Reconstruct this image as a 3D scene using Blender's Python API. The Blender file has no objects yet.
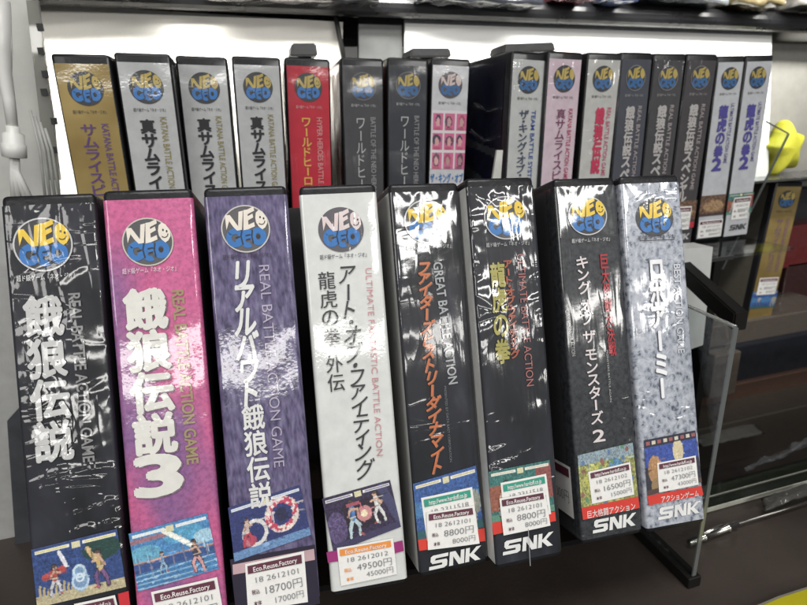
import bpy, bmesh, math, random
import numpy as np
from mathutils import Matrix, Vector
random.seed(7)
S = bpy.context.scene
COL = S.collection

# ------------------------------------------------------------------ camera
F_PX, PW, PH = 530.845, 807.0, 605.0
CAM_Z = 0.3485
GM = Matrix(((0.9969342, -0.0734603, -0.0269387), (0.0619745, 0.9515306, -0.3012452), (0.0477626, 0.2986522, 0.9531661)))
MM = Matrix(((0.9774699, -0.1953739, -0.0798857), (-0.0797486, 0.0085811, -0.9967781), (0.1954299, 0.9806913, -0.0071930)))
RC = GM.transposed() @ MM.transposed()          # camera axes (right, down, forward) in the world
cam = bpy.data.cameras.new('camera'); camo = bpy.data.objects.new('camera', cam); COL.objects.link(camo)
cam.sensor_width = 36; cam.lens = F_PX / PW * 36; cam.clip_start = 0.01; cam.clip_end = 60
rx_, dn_, fw_ = RC.col[0], RC.col[1], RC.col[2]
camo.matrix_world = Matrix.Translation((0, 0, CAM_Z)) @ Matrix((rx_, -dn_, -fw_)).transposed().to_4x4()
cam.dof.use_dof = True; cam.dof.focus_distance = 0.34; cam.dof.aperture_fstop = 13
S.camera = camo
# ------------------------------------------------------------------ world, lamps, exposure
w = bpy.data.worlds.new('World'); S.world = w; w.use_nodes = True
bg = w.node_tree.nodes['Background']; bg.inputs[0].default_value = (0.80, 0.84, 0.9, 1); bg.inputs[1].default_value = 0.085
def area(name, loc, target, sx, sy, power, col=(1, 1, 1)):
    l = bpy.data.lights.new(name, 'AREA'); l.shape = 'RECTANGLE'; l.size = sx; l.size_y = sy; l.energy = power; l.color = col
    o = bpy.data.objects.new(name, l); COL.objects.link(o); o.location = loc
    o.rotation_euler = (Vector(target) - Vector(loc)).to_track_quat('-Z', 'Y').to_euler(); return o
area('ceiling_tube_far', (-0.2, -3.0, CAM_Z + 0.64), (0, 0.3, 0.2), 3.4, 0.15, 22, (1, .98, .94))
area('ceiling_tube_far_two', (2.3, -3.0, CAM_Z + 0.60), (0.3, 0.3, 0.2), 0.9, 0.15, 8, (1, .98, .94))
area('ceiling_tube_near', (1.35, -2.1, CAM_Z + 1.12), (0.2, 0.3, 0.2), 2.0, 0.17, 24, (1, .99, .96))
area('ceiling_panel', (0.1, -0.25, 1.9), (0.1, 0.3, 0.2), 1.3, 0.5, 18.5, (1, .985, .965))
area('case_lamp', (0.40, 0.60, 0.62), (0.40, 0.82, 0.43), 1.5, 0.04, 6.2, (1, .98, .94)).data.spread = math.radians(95)
area('left_fill', (-1.3, -0.9, 1.05), (0.05, 0.4, 0.25), 0.7, 0.7, 8.5, (1, .98, .95))  # added fill from the left to brighten the pale case sides
S.view_settings.view_transform = 'Standard'; S.view_settings.look = 'None'; S.view_settings.exposure = 0.35; S.view_settings.gamma = 1
S.cycles.use_denoising = True
S.cycles.max_bounces = 8; S.cycles.transparent_max_bounces = 16
S.cycles.caustics_reflective = False; S.cycles.caustics_refractive = False

# ------------------------------------------------------------------ helpers
def ray(px, py):
    return RC @ Vector(((px - 403.5) / F_PX, (py - 302.5) / F_PX, 1))
def at(px, py, X=None, Y=None, Z=None):
    r = ray(px, py)
    t = X / r.x if X is not None else Y / r.y if Y is not None else (Z - CAM_Z) / r.z
    return Vector((0, 0, CAM_Z)) + r * t
def link(name, me, mats, parent=None):
    o = bpy.data.objects.new(name, me); COL.objects.link(o)
    for m in (mats if isinstance(mats, (list, tuple)) else [mats]): me.materials.append(m)
    if parent: o.parent = parent
    return o
def mesh(name, vs, fs, mats, parent=None, smooth=False, mi=None):
    me = bpy.data.meshes.new(name); me.from_pydata([tuple(v) for v in vs], [], fs)
    if mi: me.polygons.foreach_set('material_index', mi)
    if smooth: me.polygons.foreach_set('use_smooth', [True] * len(me.polygons))
    me.update(); return link(name, me, mats, parent)
def bm_obj(name, bm, mats, parent=None, smooth=False):
    me = bpy.data.meshes.new(name); bm.normal_update(); bm.to_mesh(me); bm.free()
    if smooth: me.polygons.foreach_set('use_smooth', [True] * len(me.polygons))
    return link(name, me, mats, parent)
def empty(name, label, cat, group=None, mat=None, loc=None):
    o = bpy.data.objects.new(name, None); COL.objects.link(o); o.empty_display_size = .01
    if mat: o.matrix_world = mat
    if loc: o.location = loc
    return tag(o, label, cat, group)
def tag(o, label=None, cat=None, group=None, kind=None):
    if label: o['label'] = label
    if cat: o['category'] = cat
    if group: o['group'] = group
    if kind: o['kind'] = kind
    return o
def bm_box(bm, lo, hi, bev=0.0, seg=3, rot=None, org=None):
    r = bmesh.ops.create_cube(bm, size=1); vs = r['verts']
    for v in vs: v.co = Vector([lo[k] + (v.co[k] + .5) * (hi[k] - lo[k]) for k in range(3)])
    if bev:
        es = list({e for v in vs for e in v.link_edges})
        r2 = bmesh.ops.bevel(bm, geom=es, offset=bev, segments=seg, affect='EDGES', profile=.5)
        vs = list({v for f in r2['faces'] for v in f.verts} | {v for v in vs if v.is_valid})
    if rot is not None:
        o = Vector(org or (0, 0, 0))
        for v in vs: v.co = o + rot @ (v.co - o)
    return vs
def box(name, lo, hi, m, parent=None, bev=0.0, seg=3, smooth=False):
    bm = bmesh.new(); bm_box(bm, lo, hi, bev, seg); return bm_obj(name, bm, m, parent, smooth)
def tube(bm, pts, rad, n=10):
    pts = [Vector(p) for p in pts]; rings = []
    for i, p in enumerate(pts):
        d = (pts[min(i + 1, len(pts) - 1)] - pts[max(i - 1, 0)]).normalized()
        a = d.orthogonal().normalized() if i == 0 else (a - d * a.dot(d)).normalized()
        b = d.cross(a); r = rad[i] if isinstance(rad, (list, tuple)) else rad
        rings.append([bm.verts.new(p + (a * math.cos(2 * math.pi * k / n) + b * math.sin(2 * math.pi * k / n)) * r) for k in range(n)])
    for i in range(len(rings) - 1):
        for k in range(n): bm.faces.new((rings[i][k], rings[i][(k + 1) % n], rings[i + 1][(k + 1) % n], rings[i + 1][k]))
    bm.faces.new(rings[0][::-1]); bm.faces.new(rings[-1])

# ------------------------------------------------------------------ materials
MC = {}
def nt_new(key):
    m = bpy.data.materials.new(key); m.use_nodes = True; nt = m.node_tree
    return m, nt, nt.nodes['Principled BSDF']
def N(nt, t, **kw):
    n = nt.nodes.new(t)
    for k, v in kw.items(): setattr(n, k, v)
    return n
def math_(nt, op, a, b=None, c=None):
    n = N(nt, 'ShaderNodeMath', operation=op)
    for i, x in enumerate((a, b, c)):
        if x is None: continue
        if isinstance(x, (int, float)): n.inputs[i].default_value = x
        else: nt.links.new(x, n.inputs[i])
    return n.outputs[0]
def noise(nt, vec, scale, detail=2, rough=.5, dist=0, typ=None):
    n = N(nt, 'ShaderNodeTexNoise')
    if typ: n.noise_type = typ
    n.inputs['Scale'].default_value = scale; n.inputs['Detail'].default_value = detail
    n.inputs['Roughness'].default_value = rough; n.inputs['Distortion'].default_value = dist
    nt.links.new(vec, n.inputs['Vector']); return n.outputs[0]
def ramp(nt, fac, stops):
    n = N(nt, 'ShaderNodeValToRGB'); e = n.color_ramp.elements
    while len(e) < len(stops): e.new(.5)
    for el, (p, c) in zip(e, stops): el.position = p; el.color = (*c, 1)
    nt.links.new(fac, n.inputs[0]); return n.outputs[0]
def posvec(nt, sc=(1, 1, 1)):
    g = N(nt, 'ShaderNodeNewGeometry'); mp = N(nt, 'ShaderNodeMapping'); mp.inputs['Scale'].default_value = sc
    nt.links.new(g.outputs['Position'], mp.inputs['Vector']); return mp.outputs[0]
def wrinkle(nt, lvl):
    """height of the cellophane over the printed card: level 0 smooth sleeve .. 3 loose crumpled film"""
    p = posvec(nt)
    tc = N(nt, 'ShaderNodeTexCoord'); oc = tc.outputs['Object']      # every piece of a case shares the case's own axes
    h = math_(nt, 'MULTIPLY', noise(nt, p, 24, 1), 1.8 * (.35 + .45 * lvl))
    h = math_(nt, 'MULTIPLY_ADD', noise(nt, p, 480, 1, .5), .030 if lvl <= 1 else .010, h)
    h = math_(nt, 'MULTIPLY_ADD', noise(nt, p, 80, 1), (.07 if lvl <= 1 else .05) * lvl, h)
    def ridge(v, sharp, w0=.2):
        r = math_(nt, 'ABSOLUTE', math_(nt, 'SUBTRACT', v, .5))
        return math_(nt, 'SMOOTH_MAX', math_(nt, 'SUBTRACT', 1, math_(nt, 'MULTIPLY', r, sharp)), 0, w0)
    if lvl >= 1:
        # long tension folds running up the spine
        f = ridge(noise(nt, posvec(nt, (130, 60, 9)), 1, 1, .5, .25), 9)
        h = math_(nt, 'MULTIPLY_ADD', f, .06 * lvl, h)
    if lvl >= 1.3:
        # gathers fanning out of the two upper corners and the middle of the top seam
        sx = N(nt, 'ShaderNodeSeparateXYZ'); nt.links.new(oc, sx.inputs[0]); X, Z = sx.outputs[0], sx.outputs[2]
        for cx, amp in ((-.024, 1), (.024, 1), (.002, .8)):
            dx = math_(nt, 'SUBTRACT', X, cx); dz = math_(nt, 'SUBTRACT', .252, Z)
            r = math_(nt, 'SQRT', math_(nt, 'ADD', math_(nt, 'MULTIPLY', dx, dx), math_(nt, 'MULTIPLY', dz, dz)))
            ang = math_(nt, 'ARCTAN2', dx, dz); wob = math_(nt, 'MULTIPLY', noise(nt, p, 40, 1), 5)
            wv = math_(nt, 'SINE', math_(nt, 'MULTIPLY_ADD', ang, 10, wob))
            fade = N(nt, 'ShaderNodeMapRange'); fade.inputs[1].default_value = .008; fade.inputs[2].default_value = .055 if lvl > 2 else .035; fade.inputs[3].default_value = 1; fade.inputs[4].default_value = 0
            nt.links.new(r, fade.inputs[0]); h = math_(nt, 'MULTIPLY_ADD', math_(nt, 'MULTIPLY', wv, fade.outputs[0]), .05 * lvl * amp, h)
    if lvl >= 1.3:
        pat = N(nt, 'ShaderNodeMapRange'); pat.inputs[1].default_value = .50; pat.inputs[2].default_value = .62; nt.links.new(noise(nt, p, 13, 1), pat.inputs[0])
        f = ridge(noise(nt, posvec(nt, (22, 22, 62)), 1, 2, .5, .7), 11)
        h = math_(nt, 'MULTIPLY_ADD', math_(nt, 'MULTIPLY', f, pat.outputs[0]), .17 * lvl, h)
    if lvl >= 2:
        a = math_(nt, 'SINE', math_(nt, 'MULTIPLY', noise(nt, posvec(nt, (.7, .8, 1.5)), 26, 1, .5, .7), 22))
        pat2 = N(nt, 'ShaderNodeMapRange'); pat2.inputs[1].default_value = .42; pat2.inputs[2].default_value = .55; nt.links.new(noise(nt, p, 18, 1), pat2.inputs[0])
        h = math_(nt, 'MULTIPLY_ADD', math_(nt, 'MULTIPLY', a, pat2.outputs[0]), .15 * (lvl - 1), h)
    return h
def film(nt, bs, lvl, coat=1.0, crough=.09, tilt=.0011):
    bs.inputs['Coat Weight'].default_value = coat; bs.inputs['Coat Roughness'].default_value = crough
    bs.inputs['Coat IOR'].default_value = 1.55
    b = N(nt, 'ShaderNodeBump'); b.inputs['Strength'].default_value = 1; b.inputs['Distance'].default_value = tilt
    nt.links.new(wrinkle(nt, lvl), b.inputs['Height']); nt.links.new(b.outputs[0], bs.inputs['Coat Normal'])
def printed(rgb, lvl=1, style=None, rough=.5, coat=1.0, crough=.085):
    key = 'print_%s_%s_%s_%s_%s' % (tuple(round(c, 3) for c in rgb), lvl, style, coat, crough)
    if key in MC: return MC[key]
    m, nt, bs = nt_new(key[:60]); bs.inputs['Roughness'].default_value = rough; bs.inputs['Specular IOR Level'].default_value = .3
    p = posvec(nt)
    if style == 'pink_marble':
        n = noise(nt, posvec(nt, (1.6, 1.6, .9)), 10, 2, .5, .4)
        c = ramp(nt, n, [(.26, (.17, .10, .25)), (.38, (.28, .11, .26)), (.50, (.54, .115, .26)), (.75, (.60, .16, .32))])
        mf = N(nt, 'ShaderNodeMix', data_type='RGBA', blend_type='MULTIPLY'); mf.inputs[0].default_value = .5; nt.links.new(c, mf.inputs[6]); nt.links.new(ramp(nt, noise(nt, p, 420, 2, .6), [(.35, (.45, .45, .5)), (.6, (1, 1, 1))]), mf.inputs[7]); c = mf.outputs[2]
    elif style == 'purple_stripe':
        n = noise(nt, posvec(nt, (420, 420, 6)), 1, 2)
        c = ramp(nt, n, [(.3, (.045, .035, .085)), (.55, (.12, .10, .19)), (.75, (.19, .17, .27))])
    elif style == 'crystal':
        v = N(nt, 'ShaderNodeTexVoronoi'); v.inputs['Scale'].default_value = 260; nt.links.new(posvec(nt, (1, 1, .7)), v.inputs['Vector'])
        n = math_(nt, 'MULTIPLY_ADD', noise(nt, p, 200, 5, .7, 1.5), .75, math_(nt, 'MULTIPLY', v.outputs[0], .30))
        c = ramp(nt, n, [(.36, (.07, .08, .105)), (.43, (.20, .22, .26)), (.51, (.33, .35, .40)), (.72, (.50, .52, .56))])
    elif style == 'smoke':
        n = noise(nt, posvec(nt, (2.2, 2.2, .6)), 22, 3, .5, .5)
        c = ramp(nt, n, [(.35, (.006, .007, .009)), (.6, (.018, .019, .026)), (.8, (.04, .042, .055))])
    elif style == 'leather':
        n = noise(nt, p, 300, 3, .7)
        c = ramp(nt, n, [(.3, (.012, .013, .016)), (.7, (.05, .053, .057))])
    elif style == 'gold':
        n = noise(nt, p, 18, 3)
        c = ramp(nt, n, [(.3, (.20, .135, .04)), (.7, (.33, .245, .09))])
        bs.inputs['Metallic'].default_value = .35
    else:
        n = noise(nt, p, 90, 3, .6)
        d = [max(x * .9, 0) for x in rgb]; c = ramp(nt, n, [(.3, d), (.7, [min(x * 1.06, 1) for x in rgb])])
    nt.links.new(c, bs.inputs['Base Color']); film(nt, bs, lvl, coat, crough)
    MC[key] = m; return m
def picture_mat(lvl=1):
    key = 'picture_%s' % lvl
    if key in MC: return MC[key]
    m, nt, bs = nt_new(key); bs.inputs['Roughness'].default_value = .5
    a = N(nt, 'ShaderNodeAttribute'); a.attribute_name = 'Col'; nt.links.new(a.outputs['Color'], bs.inputs['Base Color'])
    film(nt, bs, lvl); MC[key] = m; return m
def plain(key, rgb, rough=.5, metal=0, bump=0, bscale=200, var=.12, coat=0, spec=.5, vscale=None):
    if key in MC: return MC[key]
    m, nt, bs = nt_new(key); p = posvec(nt)
    n = noise(nt, p, vscale or bscale * .3, 4, .6)
    c = ramp(nt, n, [(.3, [x * (1 - var) for x in rgb]), (.7, [min(1, x * (1 + var)) for x in rgb])])
    nt.links.new(c, bs.inputs['Base Color']); bs.inputs['Metallic'].default_value = metal
    r = N(nt, 'ShaderNodeMapRange'); r.inputs[3].default_value = max(rough - .08, .02); r.inputs[4].default_value = rough + .1
    nt.links.new(n, r.inputs[0]); nt.links.new(r.outputs[0], bs.inputs['Roughness']); bs.inputs['Specular IOR Level'].default_value = spec
    bs.inputs['Coat Weight'].default_value = coat; bs.inputs['Coat Roughness'].default_value = .08
    if bump:
        b = N(nt, 'ShaderNodeBump'); b.inputs['Distance'].default_value = bump; nt.links.new(noise(nt, p, bscale, 4), b.inputs['Height'])
        nt.links.new(b.outputs[0], bs.inputs['Normal'])
    MC[key] = m; return m
def clear(key, tint=(.9, .93, .93), refl=.10, rough=.03, bump=0, haze=0.0, bscale=40, hz_rgb=(.8, .82, .84)):
    if key in MC: return MC[key]
    m = bpy.data.materials.new(key); m.use_nodes = True; nt = m.node_tree; nt.nodes.clear()
    out = N(nt, 'ShaderNodeOutputMaterial'); tr = N(nt, 'ShaderNodeBsdfTransparent'); gl = N(nt, 'ShaderNodeBsdfGlossy')
    tr.inputs[0].default_value = (*tint, 1); gl.inputs['Roughness'].default_value = rough
    lw = N(nt, 'ShaderNodeLayerWeight'); lw.inputs[0].default_value = .35
    mr = N(nt, 'ShaderNodeMapRange'); mr.inputs[3].default_value = refl * .5; mr.inputs[4].default_value = min(1, refl * 5)
    nt.links.new(lw.outputs['Facing'], mr.inputs[0])
    mx = N(nt, 'ShaderNodeMixShader'); nt.links.new(mr.outputs[0], mx.inputs[0]); nt.links.new(tr.outputs[0], mx.inputs[1]); nt.links.new(gl.outputs[0], mx.inputs[2])
    res = mx.outputs[0]
    if haze:
        df = N(nt, 'ShaderNodeBsdfDiffuse'); df.inputs[0].default_value = (*hz_rgb, 1)
        m2 = N(nt, 'ShaderNodeMixShader'); m2.inputs[0].default_value = haze
        nt.links.new(res, m2.inputs[1]); nt.links.new(df.outputs[0], m2.inputs[2]); res = m2.outputs[0]
    if bump:
        b = N(nt, 'ShaderNodeBump'); b.inputs['Distance'].default_value = bump
        nt.links.new(noise(nt, posvec(nt), bscale, 4, .6, .5), b.inputs['Height']); nt.links.new(b.outputs[0], gl.inputs['Normal']); nt.links.new(b.outputs[0], lw.inputs['Normal'])
    nt.links.new(res, out.inputs[0]); MC[key] = m; return m
SHELL = plain('black_case_plastic', (.012, .012, .014), .38, bump=.0003, bscale=350, coat=.15, spec=.3)
PAPER = plain('sticker_paper', (.74, .73, .70), .55, bump=.0001, bscale=900, var=.04, coat=.25)
INK = plain('thermal_ink', (.16, .16, .17), .6)
HDR = {'wine': plain('header_wine', (.10, .025, .045), .5), 'orange': plain('header_orange', (.72, .26, .05), .5), 'green': plain('header_green', (.03, .27, .19), .5)}
HTXT = plain('header_text', (.72, .68, .66), .5)

# ------------------------------------------------------------------ lettering
TC = {}
def text_mesh(s, bold=0.0):
    """flat outline of a text in em units, from the built-in font"""
    k = (s, bold)
    if k in TC: return TC[k]
    cu = bpy.data.curves.new('t', 'FONT'); cu.body = s; cu.size = 1; cu.offset = bold; cu.resolution_u = 3; cu.fill_mode = 'FRONT' if hasattr(cu, 'fill_mode') else cu.fill_mode
    ob = bpy.data.objects.new('t', cu); COL.objects.link(ob); dg = bpy.context.evaluated_depsgraph_get(); dg.update()
    me = bpy.data.meshes.new_from_object(ob.evaluated_get(dg))
    vs = [(v.co.x, v.co.y) for v in me.vertices]; fs = [tuple(p.vertices) for p in me.polygons]
    bpy.data.meshes.remove(me); bpy.data.objects.remove(ob); bpy.data.curves.remove(cu)
    TC[k] = (vs, fs); return TC[k]
class Flat:
    """collects flat shapes in a case's own (x, z) plane"""
    def __init__(s): s.v = []; s.f = []; s.off = []
    def poly(s, pts):
        n = len(s.v); s.v += [tuple(p) for p in pts]; s.f.append(tuple(range(n, n + len(pts)))); s.off += [0] * (n - len(s.off)) + [-(len(s.f) % 9) * 6e-6] * len(pts)
    def add(s, vf, fn):
        n = len(s.v); s.v += [fn(x, y) for x, y in vf[0]]; s.f += [tuple(i + n for i in f) for f in vf[1]]; return s
    def fat(s, vf, fn, b):
        """bold: the glyph laid several times, each a hair above the last"""
        for k, (dx, dy) in enumerate(((0, 0), (b, 0), (-b, 0), (0, b), (0, -b), (b * .7, b * .7), (-b * .7, b * .7), (b * .7, -b * .7), (-b * .7, -b * .7))):
            n = len(s.v); s.add(vf, lambda x, y: fn(x + dx, y + dy)); s.off += [0] * (n - len(s.off)) + [-k * 1.2e-5] * (len(s.v) - n)
            if b == 0: break
    def build(s, name, m, parent, y):
        if not s.f: return None
        s.off += [0] * (len(s.v) - len(s.off))
        return mesh(name, [(a, y + o, b) for (a, b), o in zip(s.v, s.off)], s.f, m, parent)
ROT = set('ー―-〜')
def vertical(F, s, top, bot, wid, bold=.02, shear=0, fill=1.0):
    """a column of characters from top to bottom (local x,z), em width wid"""
    wts = [.45 if c in ' ・' else .62 if c in 'ッャョァィ' else 1 for c in s]; tot = sum(wts); acc = 0
    t = Vector(top); d = Vector(bot) - t
    for c, wt in zip(s, wts):
        p = t + d * ((acc + wt / 2) / tot); acc += wt; eh = d.length / tot * fill
        if c == ' ': continue
        vf = text_mesh(c); xs = [v[0] for v in vf[0]]; ys = [v[1] for v in vf[0]]
        if not xs: continue
        kan = c > '\u4e00' or c in '23'
        cx, cy = ((min(xs) + max(xs)) / 2, (min(ys) + max(ys)) / 2)
        hx, hy = max(max(xs) - min(xs), .01), max(max(ys) - min(ys), .01)
        if kan: fx, fy = wid * .95 / hx, eh * .93 / hy
        else: fx, fy = wid / .88, eh / .90
        if c in ROT:
            F.fat(vf, lambda x, y: (p.x + (y - cy) * wid / .8 + shear * (-(x - cx)) * eh * .3, p.y - (x - cx) * eh * .98), bold)
        else:
            F.fat(vf, lambda x, y: (p.x + (x - cx) * fx + shear * (y - cy) * fy, p.y + (y - cy) * fy), bold)
def sideways(F, s, top, bot, hgt, bold=0):
    """a line of Latin text turned to read downwards"""
    vf = text_mesh(s, bold); xs = [v[0] for v in vf[0]]; x0, x1 = min(xs), max(xs)
    t = Vector(top); d = Vector(bot) - t; L = d.length; u = d / L; pv = Vector((-u.y, u.x))
    if pv.x < 0: pv = -pv
    F.add(vf, lambda x, y: tuple(t + u * ((x - x0) / (x1 - x0) * L) + pv * ((y - .35) / .7 * hgt)))
def line(F, s, c, wd, hgt, ang=0, bold=0, sx=None):
    """a level line of text centred on c"""
    vf = text_mesh(s, bold); xs = [v[0] for v in vf[0]]; x0, x1 = min(xs), max(xs); k = wd / (x1 - x0); ca, sa = math.cos(ang), math.sin(ang)
    def fn(x, y):
        a, b = (x - (x0 + x1) / 2) * k, (y - .35) / .72 * hgt
        return (c[0] + a * ca - b * sa, c[1] + a * sa + b * ca)
    F.add(vf, fn)
def stroke(F, pts, w, close=False):
    P = [Vector(p) for p in pts]; n = len(P); L = []; R = []
    for i in range(n):
        a = P[(i - 1) % n] if close or i > 0 else P[i]; b = P[(i + 1) % n] if close or i < n - 1 else P[i]
        d = (b - a).normalized(); q = Vector((-d.y, d.x)) * w / 2; L.append(P[i] + q); R.append(P[i] - q)
    for i in range(n if close else n - 1):
        j = (i + 1) % n; F.poly([R[i], R[j], L[j], L[i]])
def arc(c, rx, ry, a0, a1, n=14, tilt=0):
    o = []; ct, st = math.cos(tilt), math.sin(tilt)
    for i in range(n + 1):
        a = math.radians(a0 + (a1 - a0) * i / n); x, y = rx * math.cos(a), ry * math.sin(a)
        o.append((c[0] + x * ct - y * st, c[1] + x * st + y * ct))
    return o
def badge(case, c, rx, rz, lvl, hi, disc=(.03, .03, .035), ring=None, rich=True):
    """round emblem: angular upper letters (the O with a smiling face) over three fat blue letters"""
    T = lambda q: (c[0] + q[0] * rx, c[1] + q[1] * rz)
    def put(F, pts): F.poly([T(q) for q in pts])
    F = Flat(); put(F, arc((0, 0), 1, 1, 0, 356, 44)); ob = F.build('emblem', printed(disc, lvl), case, -.00075)
    if ring:
        F = Flat(); stroke(F, [T(q) for q in arc((0, 0), .97, .97, 0, 350, 40)], rx * .055, True); F.build('emblem_ring', printed(ring, lvl), ob, -.0009)
    F = Flat()
    put(F, [(-.78, -.02), (-.80, .60), (-.60, .60), (-.66, .30)]); put(F, [(-.80, .60), (-.60, .60), (-.30, .12), (-.36, -.06), (-.50, .10)])
    put(F, [(-.36, -.06), (-.30, .12), (-.24, .72), (-.06, .76), (-.16, -.04)])
    put(F, [(-.10, -.06), (-.04, .78), (.12, .80), (.12, -.02)]); put(F, [(.12, .80), (.38, .92), (.40, .74), (.12, .60)])
    put(F, [(.12, .52), (.32, .62), (.34, .46), (.12, .34)]); put(F, [(.12, .16), (.12, -.02), (.38, .08), (.36, .26)])
    put(F, [(.42, .44), (.46, .66), (.58, .76), (.74, .68), (.88, .42), (.90, .20), (.80, .02), (.68, -.06), (.54, .06), (.44, .24)])
    F.build('upper_letters', printed(hi, lvl), ob, -.0010)
    F = Flat()
    stroke(F, [T(q) for q in arc((-.46, -.36), .25, .29, 20, 330, 16)], rx * .22); put(F, [(-.46, -.44), (-.14, -.30), (-.16, -.50), (-.44, -.60)])
    stroke(F, [T(q) for q in arc((.04, -.40), .22, .30, 60, 300, 14)], rx * .22); put(F, [(-.06, -.32), (.22, -.22), (.22, -.40), (-.06, -.50)])
    stroke(F, [T(q) for q in arc((.48, -.34), .22, .26, 0, 345, 18)], rx * .24, True)
    put(F, [(-.74, -.10), (-.50, .06), (-.30, -.06), (-.36, -.2), (-.66, -.24)]); put(F, [(-.14, -.12), (.04, .04), (.24, -.10), (.18, -.22), (-.08, -.26)])
    F.build('lower_letters', printed((.04, .16, .42) if rich else (.04, .12, .28), lvl), ob, -.00095)
    if rich:
        F = Flat()
        for e in ((.62, .46), (.76, .40)): put(F, arc(e, .035, .05, 0, 330, 8))
        stroke(F, [T(q) for q in arc((.66, .30), .14, .15, 215, 355, 10, .1)], rx * .035)
        put(F, arc((.48, -.34), .08, .09, 0, 330, 8)); stroke(F, [T(q) for q in ((-.16, -.06), (-.22, -.30), (-.16, -.66))], rx * .05); stroke(F, [T(q) for q in ((.26, -.06), (.22, -.34), (.26, -.62))], rx * .05)
        stroke(F, [T(q) for q in ((-.44, -.36), (-.26, -.32))], rx * .05); stroke(F, [T(q) for q in ((-.02, -.30), (.16, -.26))], rx * .04); stroke(F, [T(q) for q in ((-.02, -.46), (.16, -.42))], rx * .04); F.build('emblem_face', printed((.03, .03, .03), lvl), ob, -.0012)
    return ob
def maker(F, c, wd, h, ang=0):
    """heavy wide three-letter maker's mark"""
    ca, sa = math.cos(ang), math.sin(ang)
    def T(x, y): a, b = (x - .5) * wd + (y - .5) * h * .15, (y - .5) * h; return (c[0] + a * ca - b * sa, c[1] + a * sa + b * ca)
    P = lambda pts: F.poly([T(*p) for p in pts])
    P([(.06, 1), (.36, 1), (.36, .76), (.12, .76)]); P([(.02, .9), (.06, 1), (.12, .76), (.10, .62), (.02, .55)]); P([(.02, .60), (.10, .62), (.33, .60), (.35, .46), (.30, .38), (.06, .40)])
    P([(.25, .40), (.35, .46), (.35, .12), (.29, 0), (.25, .24)]); P([(.0, .24), (.25, .24), (.29, 0), (.0, 0)])
    P([(.39, 0), (.39, 1), (.46, 1), (.47, 0)]); P([(.46, 1), (.50, 1), (.62, .32), (.62, 0), (.58, 0), (.46, .66)]); P([(.61, 0), (.61, 1), (.68, 1), (.69, 0)])
    P([(.71, 0), (.71, 1), (.79, 1), (.79, 0)]); P([(.79, .50), (.92, 1), (1.02, 1), (.87, .5), (.79, .42)]); P([(.79, .58), (.87, .55), (1.02, 0), (.91, 0), (.79, .42)])

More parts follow.
